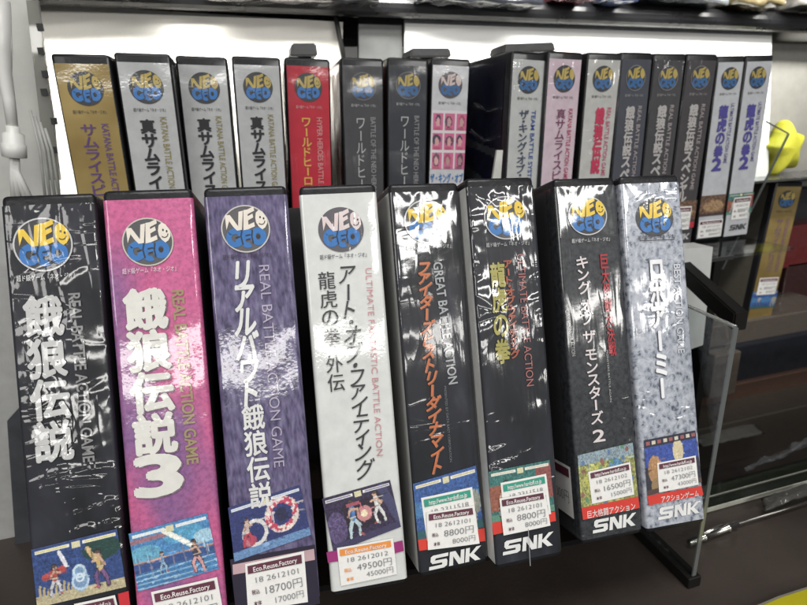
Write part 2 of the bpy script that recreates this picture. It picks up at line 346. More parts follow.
# ------------------------------------------------------------------ tiny painter for the printed pictures
class Pic:
    def __init__(s, w, h, base): s.w, s.h = w, h; s.a = np.zeros((h, w, 3)); s.a[:] = base; s.yy, s.xx = np.mgrid[0:h, 0:w]; s.u = s.xx / w; s.v = s.yy / h
    def mask(s, m, c, al=1.0): s.a[m] = s.a[m] * (1 - al) + np.array(c) * al
    def rect(s, x0, y0, x1, y1, c, al=1): s.mask((s.u >= x0) & (s.u < x1) & (s.v >= y0) & (s.v < y1), c, al)
    def blob(s, x, y, rx, ry, c, al=1): s.mask(((s.u - x) / rx) ** 2 + ((s.v - y) / ry) ** 2 < 1, c, al)
    def ring(s, x, y, r, t, c, al=1, asp=1.5):
        d = np.hypot((s.u - x) * asp, s.v - y); s.mask(abs(d - r) < t, c, al)
    def limb(s, x0, y0, x1, y1, t, c):
        dx, dy = x1 - x0, y1 - y0; L = dx * dx + dy * dy + 1e-9; k = np.clip(((s.u - x0) * dx + (s.v - y0) * dy) / L, 0, 1)
        s.mask(np.hypot((s.u - x0 - k * dx) * 1.5, s.v - y0 - k * dy) < t, c)
    def grain(s, rng, amt, y0=0, y1=1, blk=2):
        amt *= .6
        n = rng.random((s.h // blk + 1, s.w // blk + 1, 1)).repeat(blk, 0).repeat(blk, 1)[:s.h, :s.w]; m = ((s.v >= y0) & (s.v < y1))[..., None]
        s.a = np.where(m, s.a * (1 - amt + 2 * amt * n), s.a)
    def fighter(s, x, y, sc, top, leg, skin=(.7, .42, .28), d=1):
        q = sc * .82
        o_ = (.02, .02, .03)
        s.limb(x, y - .02, x - d * .08 * q, y + .22 * q, .072 * q, o_); s.limb(x - d * .08 * q, y + .22 * q, x - d * .10 * q, y + .42 * q, .055 * q, o_); s.limb(x, y - .02, x + d * .09 * q, y + .18 * q, .072 * q, o_); s.limb(x + d * .09 * q, y + .18 * q, x + d * .07 * q, y + .42 * q, .055 * q, o_); s.limb(x, y - .02, x + d * .01 * q, y - .25 * q, .10 * q, o_); s.blob(x + d * .015 * q, y - .39 * q, .062 * q, .095 * q, o_)
        s.limb(x, y - .02, x - d * .08 * q, y + .22 * q, .05 * q, leg); s.limb(x - d * .08 * q, y + .22 * q, x - d * .10 * q, y + .42 * q, .035 * q, leg)
        s.limb(x, y - .02, x + d * .09 * q, y + .18 * q, .05 * q, leg); s.limb(x + d * .09 * q, y + .18 * q, x + d * .07 * q, y + .42 * q, .035 * q, leg)
        s.limb(x, y - .02, x + d * .01 * q, y - .25 * q, .075 * q, top); s.limb(x, y - .24 * q, x + d * .12 * q, y - .20 * q, .03 * q, skin)
        s.limb(x - d * .03 * q, y - .20 * q, x - d * .03 * q, y - .06 * q, .025 * q, [c_ * .5 for c_ in top]); s.limb(x - .05 * q, y - .03, x + .05 * q, y - .03, .018 * q, (.6, .55, .4)); s.limb(x + d * .095 * q, y + .40 * q, x + d * .12 * q, y + .43 * q, .03 * q, (.5, .1, .08))
        s.limb(x - d * .02 * q, y - .24 * q, x - d * .08 * q, y - .08 * q, .03 * q, skin); s.blob(x + d * .02 * q, y - .37 * q, .045 * q, .065 * q, skin); s.blob(x + d * .01 * q, y - .41 * q, .045 * q, .04 * q, (.12, .07, .04))
    def bars(s, c=(.8, .75, .3)):
        s.rect(.03, .05, .42, .10, (.9, .9, .85)); s.rect(.04, .06, .40, .09, c); s.rect(.58, .05, .97, .10, (.9, .9, .85)); s.rect(.60, .06, .96, .09, c); s.rect(.45, .03, .55, .14, (.75, .7, .4))
    def build(s, name, quad, lvl, parent, y=-.0009):
        """quad: TL TR BR BL in local (x,z)"""
        TL, TR, BR, BL = [np.array(q, float) for q in quad]; w, h = s.w, s.h
        U, V = np.meshgrid(np.linspace(0, 1, w + 1), np.linspace(0, 1, h + 1)); U = U[..., None]; V = V[..., None]
        P = (TL * (1 - U) + TR * U) * (1 - V) + (BL * (1 - U) + BR * U) * V
        vs = [(p[0], y, p[1]) for p in P.reshape(-1, 2)]; fs = []
        for j in range(h):
            for i in range(w): k = j * (w + 1) + i; fs.append((k + w + 1, k + w + 2, k + 1, k))
        o = mesh(name, vs, fs, picture_mat(lvl), parent); at_ = o.data.color_attributes.new('Col', 'FLOAT_COLOR', 'CORNER')
        c = np.ones((h * w, 4, 4)); c[:, :, :3] = np.clip(s.a.reshape(-1, 1, 3), 0, 1); at_.data.foreach_set('color', c.ravel().astype(np.float32)); return o
def scene_pic(kind, w=112, h=76):
    rng = np.random.default_rng(sum(map(ord, kind))); P = Pic(w, h, (.02, .05, .2))
    if kind == 'night_street':
        P.a[:] = (.015, .06, .24); P.grain(rng, .5, 0, .8); P.blob(.78, .25, .22, .20, (.01, .06, .05)); P.grain(rng, .5, 0, .5, 1); P.rect(0, .82, 1, 1, (.55, .47, .26)); P.grain(rng, .3, .82, 1)
        for i in range(9): P.limb(.04 + i * .045, .82, .05 + i * .045, .66 + .04 * (i % 3), .02, (.5, .4, .2))
        P.blob(.50, .66, .09, .24, (.25, .45, .7), .7); P.ring(.5, .55, .1, .02, (.6, .8, .9)); P.ring(.5, .72, .13, .02, (.5, .7, .9)); P.ring(.5, .66, .06, .015, (.7, .85, .95))
        P.limb(.12, .52, .32, .44, .06, (.55, .05, .04)); P.fighter(.22, .6, .7, (.5, .06, .05), (.6, .6, .65)); P.limb(.3, .15, .36, .38, .035, (.8, .8, .85)); P.fighter(.74, .58, .85, (.65, .45, .12), (.2, .08, .25), d=-1)
        P.limb(.62, .2, .7, .42, .04, (.75, .5, .2)); P.bars((.8, .7, .15))
    elif kind == 'harbour':
        P.a[:] = (.035, .24, .55); P.grain(rng, .35); P.blob(.15, .42, .2, .16, (.10, .42, .62)); P.blob(.65, .22, .25, .14, (.05, .36, .62)); P.blob(.9, .36, .14, .12, (.35, .62, .78)); P.rect(0, .12, .45, .20, (.35, .16, .22)); P.grain(rng, .3, 0, .6)
        P.rect(0, .52, 1, .54, (.5, .3, .25)); P.rect(0, .54, 1, .7, (.02, .08, .30))
        for i in range(12): P.limb(0, .72 + i * .035, 1, .66 + i * .05, .008, (.35, .6, .78) if i % 2 else (.04, .14, .32))
        for i in range(7): P.limb(.05 + .14 * i, .45, .06 + .14 * i, .7, .012, (.2, .2, .3))
        P.limb(.42, .1, .72, .45, .05, (.85, .88, .75)); P.limb(.5, .2, .7, .42, .03, (1, 1, .9)); P.fighter(.76, .66, .75, (.06, .05, .08), (.75, .35, .35), d=-1); P.fighter(.34, .62, .5, (.1, .3, .6), (.3, .5, .7)); P.bars((.75, .85, .9))
    elif kind == 'rings':
        P.a[:] = (.02, .035, .18); P.grain(rng, .6, 0, 1, 1); P.rect(0, .83, 1, 1, (.12, .28, .55)); P.grain(rng, .3, .83, 1)
        P.ring(.3, .6, .22, .035, (.75, .72, .7)); P.ring(.68, .42, .28, .06, (.8, .66, .6))
        for i in range(90):
            a = rng.random() * 6.28; r = .22 + .1 * rng.random(); P.blob(.68 + r * math.cos(a) / 1.5, .42 + r * math.sin(a), .022, .03, (.65, .03, .10) if i % 3 else (.9, .8, .7))
        P.blob(.68, .42, .09, .13, (.02, .02, .08)); P.fighter(.20, .55, .7, (.7, .5, .5), (.55, .03, .08)); P.blob(.22, .72, .09, .1, (.6, .04, .1), .8); P.blob(.42, .88, .04, .04, (.25, .45, .8)); P.bars((.5, .6, .8)); P.rect(.4, .12, .75, .17, (.85, .85, .9), .7)
    elif kind == 'duel':
        P.a[:] = (.035, .02, .07); P.grain(rng, .8, 0, 1, 1); P.rect(.25, .2, .8, .75, (.025, .012, .03)); P.blob(.12, .6, .14, .3, (.14, .09, .25), .7); P.grain(rng, .7, 0, 1, 2); P.limb(.85, .1, 1, .8, .1, (.06, .06, .16)); P.rect(0, .86, 1, 1, (.05, .04, .12))
        P.fighter(.36, .52, .95, (.04, .20, .55), (.5, .66, .7)); P.fighter(.74, .44, .85, (.75, .74, .72), (.78, .76, .75), d=-1); P.blob(.53, .48, .11, .15, (.8, .3, .3), .85); P.blob(.53, .48, .05, .07, (.95, .8, .5)); P.rect(.3, .22, .5, .28, (.45, .08, .12)); P.bars((.25, .2, .4))
    elif kind == 'sea':
        P.a[:] = (.02, .10, .35); P.grain(rng, .6, 0, 1, 2); P.rect(0, .35, 1, .62, (.04, .2, .45)); P.grain(rng, .5, .3, .8, 1); P.blob(.9, .55, .1, .2, (.5, .45, .2), .6); P.rect(0, .85, 1, 1, (.02, .12, .14)); P.fighter(.3, .55, .7, (.5, .5, .55), (.1, .2, .4)); P.fighter(.84, .6, .7, (.3, .5, .6), (.5, .45, .4), d=-1); P.bars((.7, .6, .25))
    elif kind == 'dojo':
        P.a[:] = (.03, .18, .16); P.grain(rng, .6, 0, 1, 2); P.rect(0, .3, .25, .8, (.35, .10, .05)); P.rect(.75, .05, 1, .7, (.30, .07, .06)); P.grain(rng, .4); P.rect(0, .86, 1, 1, (.1, .3, .2)); P.fighter(.2, .6, .8, (.6, .6, .55), (.5, .5, .5)); P.fighter(.8, .6, .8, (.55, .25, .1), (.4, .1, .1), d=-1); P.blob(.25, .3, .06, .09, (.02, .02, .02)); P.blob(.25, .3, .04, .06, (.6, .7, .6)); P.bars((.7, .65, .45))
    elif kind == 'city_yellow':
        P.a[:] = (.35, .36, .08); P.grain(rng, .7, 0, 1, 3); P.rect(0, 0, 1, .2, (.25, .35, .4)); P.blob(.3, .5, .2, .25, (.5, .5, .05)); P.blob(.65, .4, .14, .2, (.08, .25, .45)); P.blob(.85, .5, .08, .2, (.3, .1, .1)); P.grain(rng, .7, 0, 1, 2)
        for i in range(26): P.blob(rng.random(), rng.random(), .03, .05, [(.1, .3, .15), (.6, .55, .1), (.1, .2, .4), (.3, .12, .08)][i % 4])
    elif kind == 'rocks':
        P.a[:] = (.03, .03, .05); P.grain(rng, .6); P.rect(0, .14, 1, .5, (.02, .07, .40)); P.grain(rng, .5, .1, .5, 3); P.blob(.62, .3, .10, .22, (.75, .62, .35)); P.blob(.16, .55, .12, .25, (.5, .25, .08)); P.blob(.18, .85, .1, .14, (.35, .22, .08)); P.rect(0, .9, 1, 1, (.1, .05, .04)); P.rect(0, .0, 1, .12, (.02, .02, .05))
        for i in range(9): P.rect(.03 + i * .11, .03, .10 + i * .11, .10, (.7, .65, .5) if i % 2 else (.4, .1, .1))
    elif kind == 'sunset':
        P.a[:] = (.16, .08, .04); P.grain(rng, .8, 0, 1, 2); P.blob(.5, .5, .4, .28, (.5, .3, .12), .6); P.grain(rng, .7, 0, 1, 2); P.rect(0, .85, 1, 1, (.06, .03, .03))
    else:
        P.a[:] = (.25, .03, .04); P.grain(rng, .8, 0, 1, 2)
    for i in range(22):      # posts, rails and far buildings of the stage
        x, y = rng.random(), .16 + .4 * rng.random(); c = P.a[int(y * (P.h - 1)), int(x * (P.w - 1))] * (.35 + 1.5 * rng.random())
        if i % 2: P.rect(x, y, x + .012, y + .10 + .12 * rng.random(), c, .7)
        else: P.rect(x, y, x + .06 + .12 * rng.random(), y + .02, c, .7)
    # painterly clutter, then soften and print a little duller
    for i in range(260):
        x, y = rng.random(), .15 + .8 * rng.random(); c = P.a[int(y * (P.h - 1)), int(x * (P.w - 1))] * (.5 + 1.1 * rng.random()); P.blob(x, y, .006 + .018 * rng.random(), .008 + .02 * rng.random(), c, .55)
    P.grain(rng, .30, 0, 1, 1); a = P.a; b = (np.roll(a, 1, 0) + np.roll(a, -1, 0) + np.roll(a, 1, 1) + np.roll(a, -1, 1)) / 4; a = a * .8 + b * .2
    g = a.mean(2, keepdims=True); P.a = (a * .82 + g * .18) * .85; return P

# ------------------------------------------------------------------ the game case
CW, CH, CD = 0.0468, 0.25, 0.160
def case(label, group, M, style=None, rgb=(.5, .5, .5), lvl=1, left=None, right=(.012, .012, .014), right_card=False, cat='game case', wrap_edges=True, H=CH, y0=.012, inset=0, top=.0058):
    e = empty('game_case', label, cat, group, mat=M)
    bm = bmesh.new(); bm_box(bm, (-CW / 2, 0, 0), (CW / 2, CD, H), .0030, 3)
    bm_obj('shell', bm, SHELL, e, True)
    # printed card over the spine, folding round both edges
    r = .0026; x = CW / 2 + .0003 - inset; prof = []
    if wrap_edges: prof.append((-x, .012))
    for k in range(6):
        a = math.pi + k / 5 * math.pi / 2
        if not inset: prof.append((-x + r + r * math.cos(a), r - .0003 + r * math.sin(a)))
        elif k == 5: prof.append((-x, -.0003))
    n = 9
    for k in range(1, n): prof.append((-x + r + (2 * x - 2 * r) * k / n, -.0003))
    for k in range(6):
        a = -math.pi / 2 + k / 5 * math.pi / 2
        if not inset: prof.append((x - r + r * math.cos(a), r - .0003 + r * math.sin(a)))
        elif k == 0: prof.append((x, -.0003))
    x = CW / 2 + .0003
    zs = np.linspace(.0035, H - top, 24); vs = [(px, py, z) for z in zs for px, py in prof]; m = len(prof)
    fs = [(j * m + i, j * m + i + 1, (j + 1) * m + i + 1, (j + 1) * m + i) for j in range(len(zs) - 1) for i in range(m - 1)]
    mesh('spine_card', vs, fs, printed(rgb, lvl, style), e, True)
    if left: 
        c = mesh('cover_card', [(-x, y0, .0035), (-x, CD - .006, .0035), (-x, CD - .006, H - .0058), (-x, y0, H - .0058)], [(3, 2, 1, 0)], printed(left, min(lvl, 1)), e)
    return e
def loc_fn(M):
    Mi = M.inverted(); o = Mi @ Vector((0, 0, CAM_Z))
    def f(px, py, y=-.001):
        d = Mi.to_3x3() @ ray(px, py); t = (y - o.y) / d.y; p = o + d * t; return Vector((p.x, p.z))
    return f
def sticker(e, quad, hdr, texts, tax=(.35, .03, .05), y=-.00125, partial=False):
    """white price label; quad TL TR BR BL in local (x,z)"""
    TL, TR, BR, BL = [Vector(q) for q in quad]
    P = lambda u, v: (TL * (1 - u) + TR * u) * (1 - v) + (BL * (1 - u) + BR * u) * v
    # a few columns so that the paper curls slightly
    vs = []; fs = []; nx = 6
    for j in range(2):
        for i in range(nx + 1): q = P(i / nx, j); vs.append((q.x, y - .0002 * math.sin(math.pi * i / nx) + .0001, q.y))
    for i in range(nx): fs.append((nx + 1 + i, nx + 2 + i, i + 1, i))
    o = mesh('price_sticker', vs, fs, PAPER, e); w = (TR - TL).length; h = (BL - TL).length; ang = math.atan2((TR - TL).y, (TR - TL).x)
    F = Flat(); F.poly([P(.04, .05), P(.95, .05), P(.95, .22), P(.04, .22)][::-1]); F.build('header_strip', HDR[hdr], o, y - .0004)
    F = Flat(); line(F, texts[0], P(.5, .137), w * .74, h * .105, ang, .012); F.build('header_lettering', HTXT, o, y - .0006)
    F = Flat(); line(F, texts[1], P(.52, .36), w * .72, h * .12, ang, -.012)
    if len(texts) > 2:
        line(F, texts[2], P(.62, .60), w * .62, h * .17, ang, -.012); line(F, texts[3], P(.70, .83), w * .48, h * .13, ang, -.012)
    F.build('price_digits', INK, o, y - .0006)
    if len(texts) > 2:
        F = Flat(); line(F, '税込', P(.15, .62), w * .13, h * .08, ang, .01); line(F, '本体', P(.17, .86), w * .13, h * .08, ang, .01)
        F.build('tax_lettering', HDR['orange'] if hdr == 'orange' else HDR['wine'], o, y - .0006)
    return o
SUB = '超ド級ゲーム『ネオ・ジオ』'
def R3(ax, a): return Matrix.Rotation(a, 3, ax)
FX = [-0.12909, -0.07722, -0.02443, 0.02974, 0.08528, 0.13372, 0.19938, 0.24893]
FY = [0.32324, 0.31977, 0.32111, 0.32502, 0.32966, 0.32179, 0.33193, 0.33104]
FG = [-.0005, .0264, .0160, -.0031, .0677, .0436, .0243, -.0016]
GT = GM.transposed()
def front_M(i):
    o = GT @ Vector((FX[i], FY[i], -0.177056)) + Vector((0, 0, CAM_Z))
    return Matrix.Translation(o) @ (GT @ R3('Z', FG[i])).to_4x4()
FRG = 'game cases standing in the front row'
WHITE = (.62, .62, .60); YEL = (.72, .50, .06); CRM = (.72, .66, .58)
def strip(e, L, pts, m, name='colour_band', y=-.0010):
    F = Flat(); F.poly([L(*p) for p in pts][::-1]); return F.build(name, m, e, y)

# 1 ---- black case, far left
M = front_M(0); L = loc_fn(M)
e = case('black case with thick silver-white title under badly crumpled film, far left of the front row', FRG, M, 'smoke', (.02, .02, .025), 2.9, left=(.25, .25, .26))
badge(e, L(43, 244.5), .0148, .0148, 2, YEL, (.05, .05, .055), (.5, .5, .5))
F = Flat(); line(F, SUB, L(46, 277), .029, .0026, 0, .01); F.build('subtitle', printed((.6, .6, .6), 2), e, -.001)
F = Flat(); vertical(F, '餓狼伝説', L(42, 295), L(55, 462), .0195, .035); F.build('title_lettering', printed((.50, .50, .49), 2.4), e, -.001)
F = Flat(); sideways(F, 'REAL BATTLE ACTION GAME', L(74, 293), L(89, 462), .0058, .02); F.build('side_lettering', printed((.24, .24, .24), 2.4), e, -.0009)
scene_pic('night_street').build('screenshot', [L(31, 550), L(117, 529), L(126, 587), L(37, 608)], 1, e)
strip(e, L, [(118, 594), (128.5, 591), (130, 605), (120, 609)], printed((.55, .03, .04), 1))
sticker(e, [L(74, 604), L(115, 595), L(126, 640), L(84, 648)], 'wine', ['http://www.hardoff.co.jp', '18 2612101', '8800円', '8000円'])
# 2 ---- pink
M = front_M(1); L = loc_fn(M)
e = case('pink and purple marbled case with thick white title ending in a 3', FRG, M, 'pink_marble', (.6, .1, .3), 1, left=(.02, .02, .02))
badge(e, L(148, 241.8), .0134, .0136, 1, CRM, (.09, .09, .095), (.5, .48, .42))
F = Flat(); line(F, SUB, L(149.5, 270), .028, .0024, 0, .01); F.build('subtitle', printed((.62, .5, .55), 1), e, -.001)
F = Flat(); vertical(F, '餓狼伝説3', L(144, 288), L(160, 496), .0222, .045); G_ = Flat(); G_.v = [(a + .0006, b - .0006) for a, b in F.v]; G_.f = F.f
G_.build('title_shadow_print', printed((.22, .16, .20), 1), e, -.0009); F.build('title_lettering', printed((.66, .65, .60), 1), e, -.00105)
F = Flat(); sideways(F, 'REAL BATTLE ACTION GAME', L(177.5, 290), L(193, 464), .0062, .025); F.build('side_lettering', printed((.30, .24, .13), 1), e, -.001)
scene_pic('harbour').build('screenshot', [L(128.5, 534), L(207, 513), L(219, 569), L(138, 592)], 1, e)
sticker(e, [L(151, 592), L(217, 577), L(226, 626), L(160, 640)], 'wine', ['Eco.Reuse.Factory', '18 2612101', '19800円', '18000円'])
# 3 ---- purple
M = front_M(2); L = loc_fn(M)
e = case('purple striped case with two red splashed rings in its picture', FRG, M, 'purple_stripe', (.2, .15, .3), 1, left=(.02, .02, .02))
badge(e, L(245.8, 228.7), .0138, .0139, 1, CRM, (.10, .095, .10), (.5, .48, .45))
F = Flat(); line(F, SUB, L(247, 256), .027, .0023, 0, .01); F.build('subtitle', printed((.05, .04, .07), 1), e, -.001)
F = Flat(); vertical(F, 'リアルバウト', L(241.5, 263), L(252, 404), .0112, .035, .12, 1.25); vertical(F, '餓狼伝説', L(252, 404), L(262, 508), .0128, .022); F.build('title_lettering', printed((.66, .66, .64), 1), e, -.001)
F = Flat(); sideways(F, 'REAL BATTLE ACTION GAME', L(264, 265), L(279.5, 467), .0060, -.004); F.build('side_lettering', printed((.40, .36, .45), 1), e, -.001)
strip(e, L, [(230, 560), (315, 545), (320, 604), (237, 622)], printed((.022, .018, .035), 1), y=-.0007)
strip(e, L, [(232.5, 565), (314, 549), (315, 560), (233, 575)], printed((.50, .34, .36), 1), y=-.00085)
scene_pic('rings').build('screenshot', [L(228, 508), L(300, 485), L(311, 535), L(234.5, 562)], 1, e)
sticker(e, [L(245, 564), L(304, 551), L(308, 602), L(248, 611)], 'wine', ['Eco.Reuse.Factory', '18 2612101', '18700円', '17000円'])
# 4 ---- white
M = front_M(3); L = loc_fn(M)
e = case('white case with thin black brush titles and an orange headed price label', FRG, M, None, (.60, .61, .59), 0.6, left=(.5, .5, .49))
badge(e, L(341.2, 229.4), .0138, .0137, 1, (.66, .56, .55), (.10, .095, .105))
F = Flat(); line(F, SUB, L(343.5, 256), .0285, .0023, 0, .005); F.build('subtitle', printed((.06, .06, .08), .6), e, -.001)
F = Flat(); vertical(F, '龍虎の拳 外伝', L(326, 271), L(337, 392), .0105, .004); vertical(F, 'アート・オブ・ファイティング', L(346, 266), L(366, 478), .0100, .006, .25, 1.15)
F.build('title_lettering', printed((.035, .035, .04), .6), e, -.001)
F = Flat(); sideways(F, 'ULTIMATE FANTASTIC BATTLE ACTION', L(368.5, 268), L(380, 456), .0038, -.008); F.build('side_lettering', printed((.52, .20, .22), .6), e, -.001)
scene_pic('duel').build('screenshot', [L(322, 499), L(390, 480), L(401, 527), L(333.6, 553)], .6, e)
strip(e, L, [(326.5, 552.5), (340, 550), (341, 561), (328, 563)], printed((.30, .03, .16), .6)); strip(e, L, [(391, 543.5), (402.5, 540.5), (404, 551), (393, 554)], printed((.30, .03, .16), .6))
sticker(e, [L(337, 548), L(393, 538), L(397, 574), L(341, 586)], 'orange', ['Eco.Reuse.Factory', '18 2612012', '49500円', '45000円'])
# 5 ---- black, orange title
M = front_M(4); L = loc_fn(M)
e = case('black case with slim orange slanting title, beside the white case', FRG, M, 'smoke', (.02, .02, .025), 1.6, left=(.80, .80, .76), wrap_edges=False, y0=.0010)
RED = printed((.62, .05, .035), 1)
badge(e, L(426.8, 221.3), .0150, .0140, 1.6, YEL, (.06, .06, .065), (.5, .5, .5))
F = Flat(); line(F, SUB, L(429, 247), .0300, .0022, 0, .01); F.build('subtitle', printed((.45, .45, .45), 1.6), e, -.001)
F = Flat(); vertical(F, 'ファイターズヒストリーダイナマイト', L(423, 262), L(438, 473), .0082, .035, .35, 1.1); G_ = Flat(); G_.v = [(a + .0004, b - .0004) for a, b in F.v]; G_.f = F.f
G_.build('title_shadow_print', printed((.35, .25, .2), 1.6), e, -.0009); F.build('title_lettering', printed((.50, .15, .06), 1.6), e, -.00105)
F = Flat(); sideways(F, 'GREAT BATTLE ACTION', L(437.5, 262), L(453.5, 384), .0060, .02); F.build('side_lettering', printed((.33, .34, .35), 1.6), e, -.001)
F = Flat(); sideways(F, 'PRESENTED BY DATA EAST CORPORATION', L(445, 386), L(451, 462), .0016, 0); F.build('small_lettering', printed((.15, .16, .17), 1.6), e, -.001)
scene_pic('sea').build('screenshot', [L(413, 484), L(476, 465.5), L(484, 527.5), L(418, 540)], 1, e)
strip(e, L, [(418, 540), (484.5, 528), (485.5, 541), (419.3, 551)], RED)
sticker(e, [L(421, 498), L(472, 487), L(478, 530), L(427, 541)], 'green', ['http://www.hardoff.co.jp', '18 2311518', '8800円', '8000円'], y=-.0012)
sticker(e, [L(426, 512), L(473.6, 505), L(479, 543), L(427.5, 549.5)], 'wine', ['Eco.Reuse.Factory', '18 2612101', '8800円', '8000円'], y=-.0021)
F = Flat(); maker(F, L(455, 558), .0345, .0088, .0); F.build('maker_mark', printed((.72, .72, .70), 1), e, -.001)
# 6 ---- dark, crumpled film, yellow + red columns
M = front_M(5); L = loc_fn(M)
e = case('dark case with yellow and red title columns under film full of ringed creases', FRG, M, 'smoke', (.02, .02, .025), 3.3, left=(.76, .76, .73), wrap_edges=False, y0=.0010)
badge(e, L(505.8, 217.7), .0150, .0140, 2.7, YEL, (.07, .07, .075), (.45, .45, .45))
F = Flat(); line(F, SUB, L(508, 244), .0300, .0022, 0, .01); F.build('subtitle', printed((.4, .4, .4), 2.7), e, -.001)
F = Flat(); vertical(F, '龍虎の拳', L(497, 262), L(503.5, 364), .0105, .03); F.build('title_lettering', printed((.34, .31, .09), 3.3), e, -.001)
F = Flat(); vertical(F, 'アート・オブ・ファイティング', L(507.5, 260), L(515.5, 358), .0062, .04); F.build('second_title_lettering', printed((.33, .09, .055), 3.3), e, -.001)
F = Flat(); sideways(F, 'ULTIMATE BATTLE ACTION', L(520.5, 254), L(530.5, 386), .0052, .0); F.build('side_lettering', printed((.36, .14, .13), 2.7), e, -.001)
scene_pic('dojo').build('screenshot', [L(488.6, 472), L(549.7, 460), L(555, 511), L(492, 523)], 1, e)
strip(e, L, [(492, 523), (555, 511.5), (556, 521), (493.5, 535)], RED)
sticker(e, [L(500.5, 483), L(546, 473.7), L(551, 514), L(505, 524)], 'green', ['http://www.hardoff.co.jp', '18 2311518', '8800円', '8000円'], y=-.0012)
sticker(e, [L(498.7, 498), L(544, 490), L(549.7, 525), L(503, 535)], 'wine', ['Eco.Reuse.Factory', '18 2612101', '8800円', '8000円'], y=-.0021)
F = Flat(); maker(F, L(528, 543.5), .0345, .0088); F.build('maker_mark', printed((.72, .72, .70), 1), e, -.001)
F = Flat(); F.poly([L(527, 528), L(527.6, 528), L(529.6, 565), L(529, 565)][::-1]); F.build('film_seam', printed((.35, .35, .35), 1), e, -.0024)
# 7 ---- black leather, pale title ending in 2
M = front_M(6); L = loc_fn(M)
e = case('black grained case with pale title ending in a 2 and a yellow street picture', FRG, M, 'leather', (.03, .03, .03), 1.35, left=(.045, .045, .05))
badge(e, L(587.9, 215.6), .0148, .0134, 1.5, YEL, (.04, .04, .045), (.5, .5, .5))
F = Flat(); line(F, SUB, L(591, 240), .0290, .0022, 0, .01); F.build('subtitle', printed((.5, .5, .5), 1.5), e, -.001)
F = Flat(); vertical(F, 'キング オブ ザ モンスターズ 2', L(581.5, 256), L(599.5, 442), .0092, .02); F.build('title_lettering', printed((.66, .60, .60), 1.5), e, -.001)
F = Flat(); vertical(F, '巨大怪獣大決戦', L(603.6, 254), L(613, 356), .0058, .02); F.build('second_title_lettering', printed((.40, .02, .03), 1.5), e, -.001)
F = Flat(); sideways(F, 'GIANT MONSTER ACTION', L(567, 310), L(574, 356), .0028, .0); sideways(F, 'MONSTERS BATTLE AGAIN', L(607, 350), L(611, 402), .0014, 0); F.build('side_lettering', printed((.4, .4, .4), 1.5), e, -.001)
scene_pic('city_yellow').build('screenshot', [L(577.6, 455.5), L(632.8, 442.7), L(638.2, 496.5), L(581.5, 508)], 1, e)
strip(e, L, [(581.5, 508), (638.2, 496.5), (639.8, 508), (583, 520)], RED)
F = Flat(); line(F, '巨大格闘アクション', L(611.5, 510.6), .037, .0040, 0, .008); F.build('band_lettering', printed((.72, .68, .66), 1), e, -.0012)
sticker(e, [L(588, 471.8), L(630, 462), L(634.2, 494.5), L(592, 504)], 'wine', ['http://www.hardoff.co.jp', '18 2612102', '16500円', '15000円'])
F = Flat(); maker(F, L(614.3, 523), .0325, .0088); F.build('maker_mark', printed((.72, .72, .70), 1), e, -.001)
Xs = -CW / 2 - .0012   # price label on this case's left cover
o = mesh('side_price_sticker', [(Xs, .006, .016), (Xs, .046, .016), (Xs, .046, .052), (Xs, .006, .052)], [(3, 2, 1, 0)], PAPER, e)
mesh('header_strip', [(Xs - .0003, .008, .044), (Xs - .0003, .044, .044), (Xs - .0003, .044, .050), (Xs - .0003, .008, .050)], [(3, 2, 1, 0)], HDR['wine'], o)
vf = text_mesh('15000円', -.01); xs = [v[0] for v in vf[0]]
mesh('price_digits', [(Xs - .0005, .036 - (x / max(xs)) * .026, .026 + y * .010) for x, y in vf[0]], vf[1], INK, o)
# 8 ---- grey blue crystal
M = front_M(7); L = loc_fn(M)
e = case('grey blue crystal patterned case, rightmost of the front row', FRG, M, 'crystal', (.4, .4, .5), 1.3, left=(.02, .02, .025))
badge(e, L(655, 217.2), .0148, .0134, 1, YEL, (.05, .05, .055))
F = Flat(); line(F, SUB, L(657, 237), .0290, .0024, 0, .01); F.poly([L(640, 241.2), L(640, 240.4), L(674, 238.9), L(674, 239.7)]); F.build('subtitle', printed((.03, .03, .04), 1.2), e, -.001)
F = Flat(); vertical(F, 'ロボアーミー', L(656, 258), L(663, 400), .0110, .045); G_ = Flat(); G_.v = [(a - .0005, b - .0005) for a, b in F.v]; G_.f = F.f
G_.build('title_shadow_print', printed((.10, .11, .15), 1.4), e, -.0009); F.build('title_lettering', printed((.78, .78, .79), 1.3), e, -.00105)
F = Flat(); sideways(F, 'BEST ACTION GAME', L(677, 264), L(681.5, 353), .0052, .02); F.build('side_lettering', printed((.55, .56, .6), 1.4), e, -.001)
scene_pic('rocks').build('screenshot', [L(644, 440.5), L(695.5, 430.5), L(702, 482), L(647.5, 496)], 1, e)
strip(e, L, [(647.5, 496), (701.5, 486), (703.5, 495), (648.8, 505.5)], RED)
F = Flat(); line(F, 'アクションゲーム', L(680, 496.5), .030, .0036, 0, .012); F.build('band_lettering', printed((.72, .68, .66), 1), e, -.0012)
sticker(e, [L(657, 463), L(695.5, 455.5), L(698.5, 484.5), L(659, 492.5)], 'wine', ['http://www.hardoff.co.jp', '18 2612102', '47300円', '43000円'])
F = Flat(); maker(F, L(679, 510.5), .0325, .0084); F.build('maker_mark', printed((.72, .72, .70), 1), e, -.001)

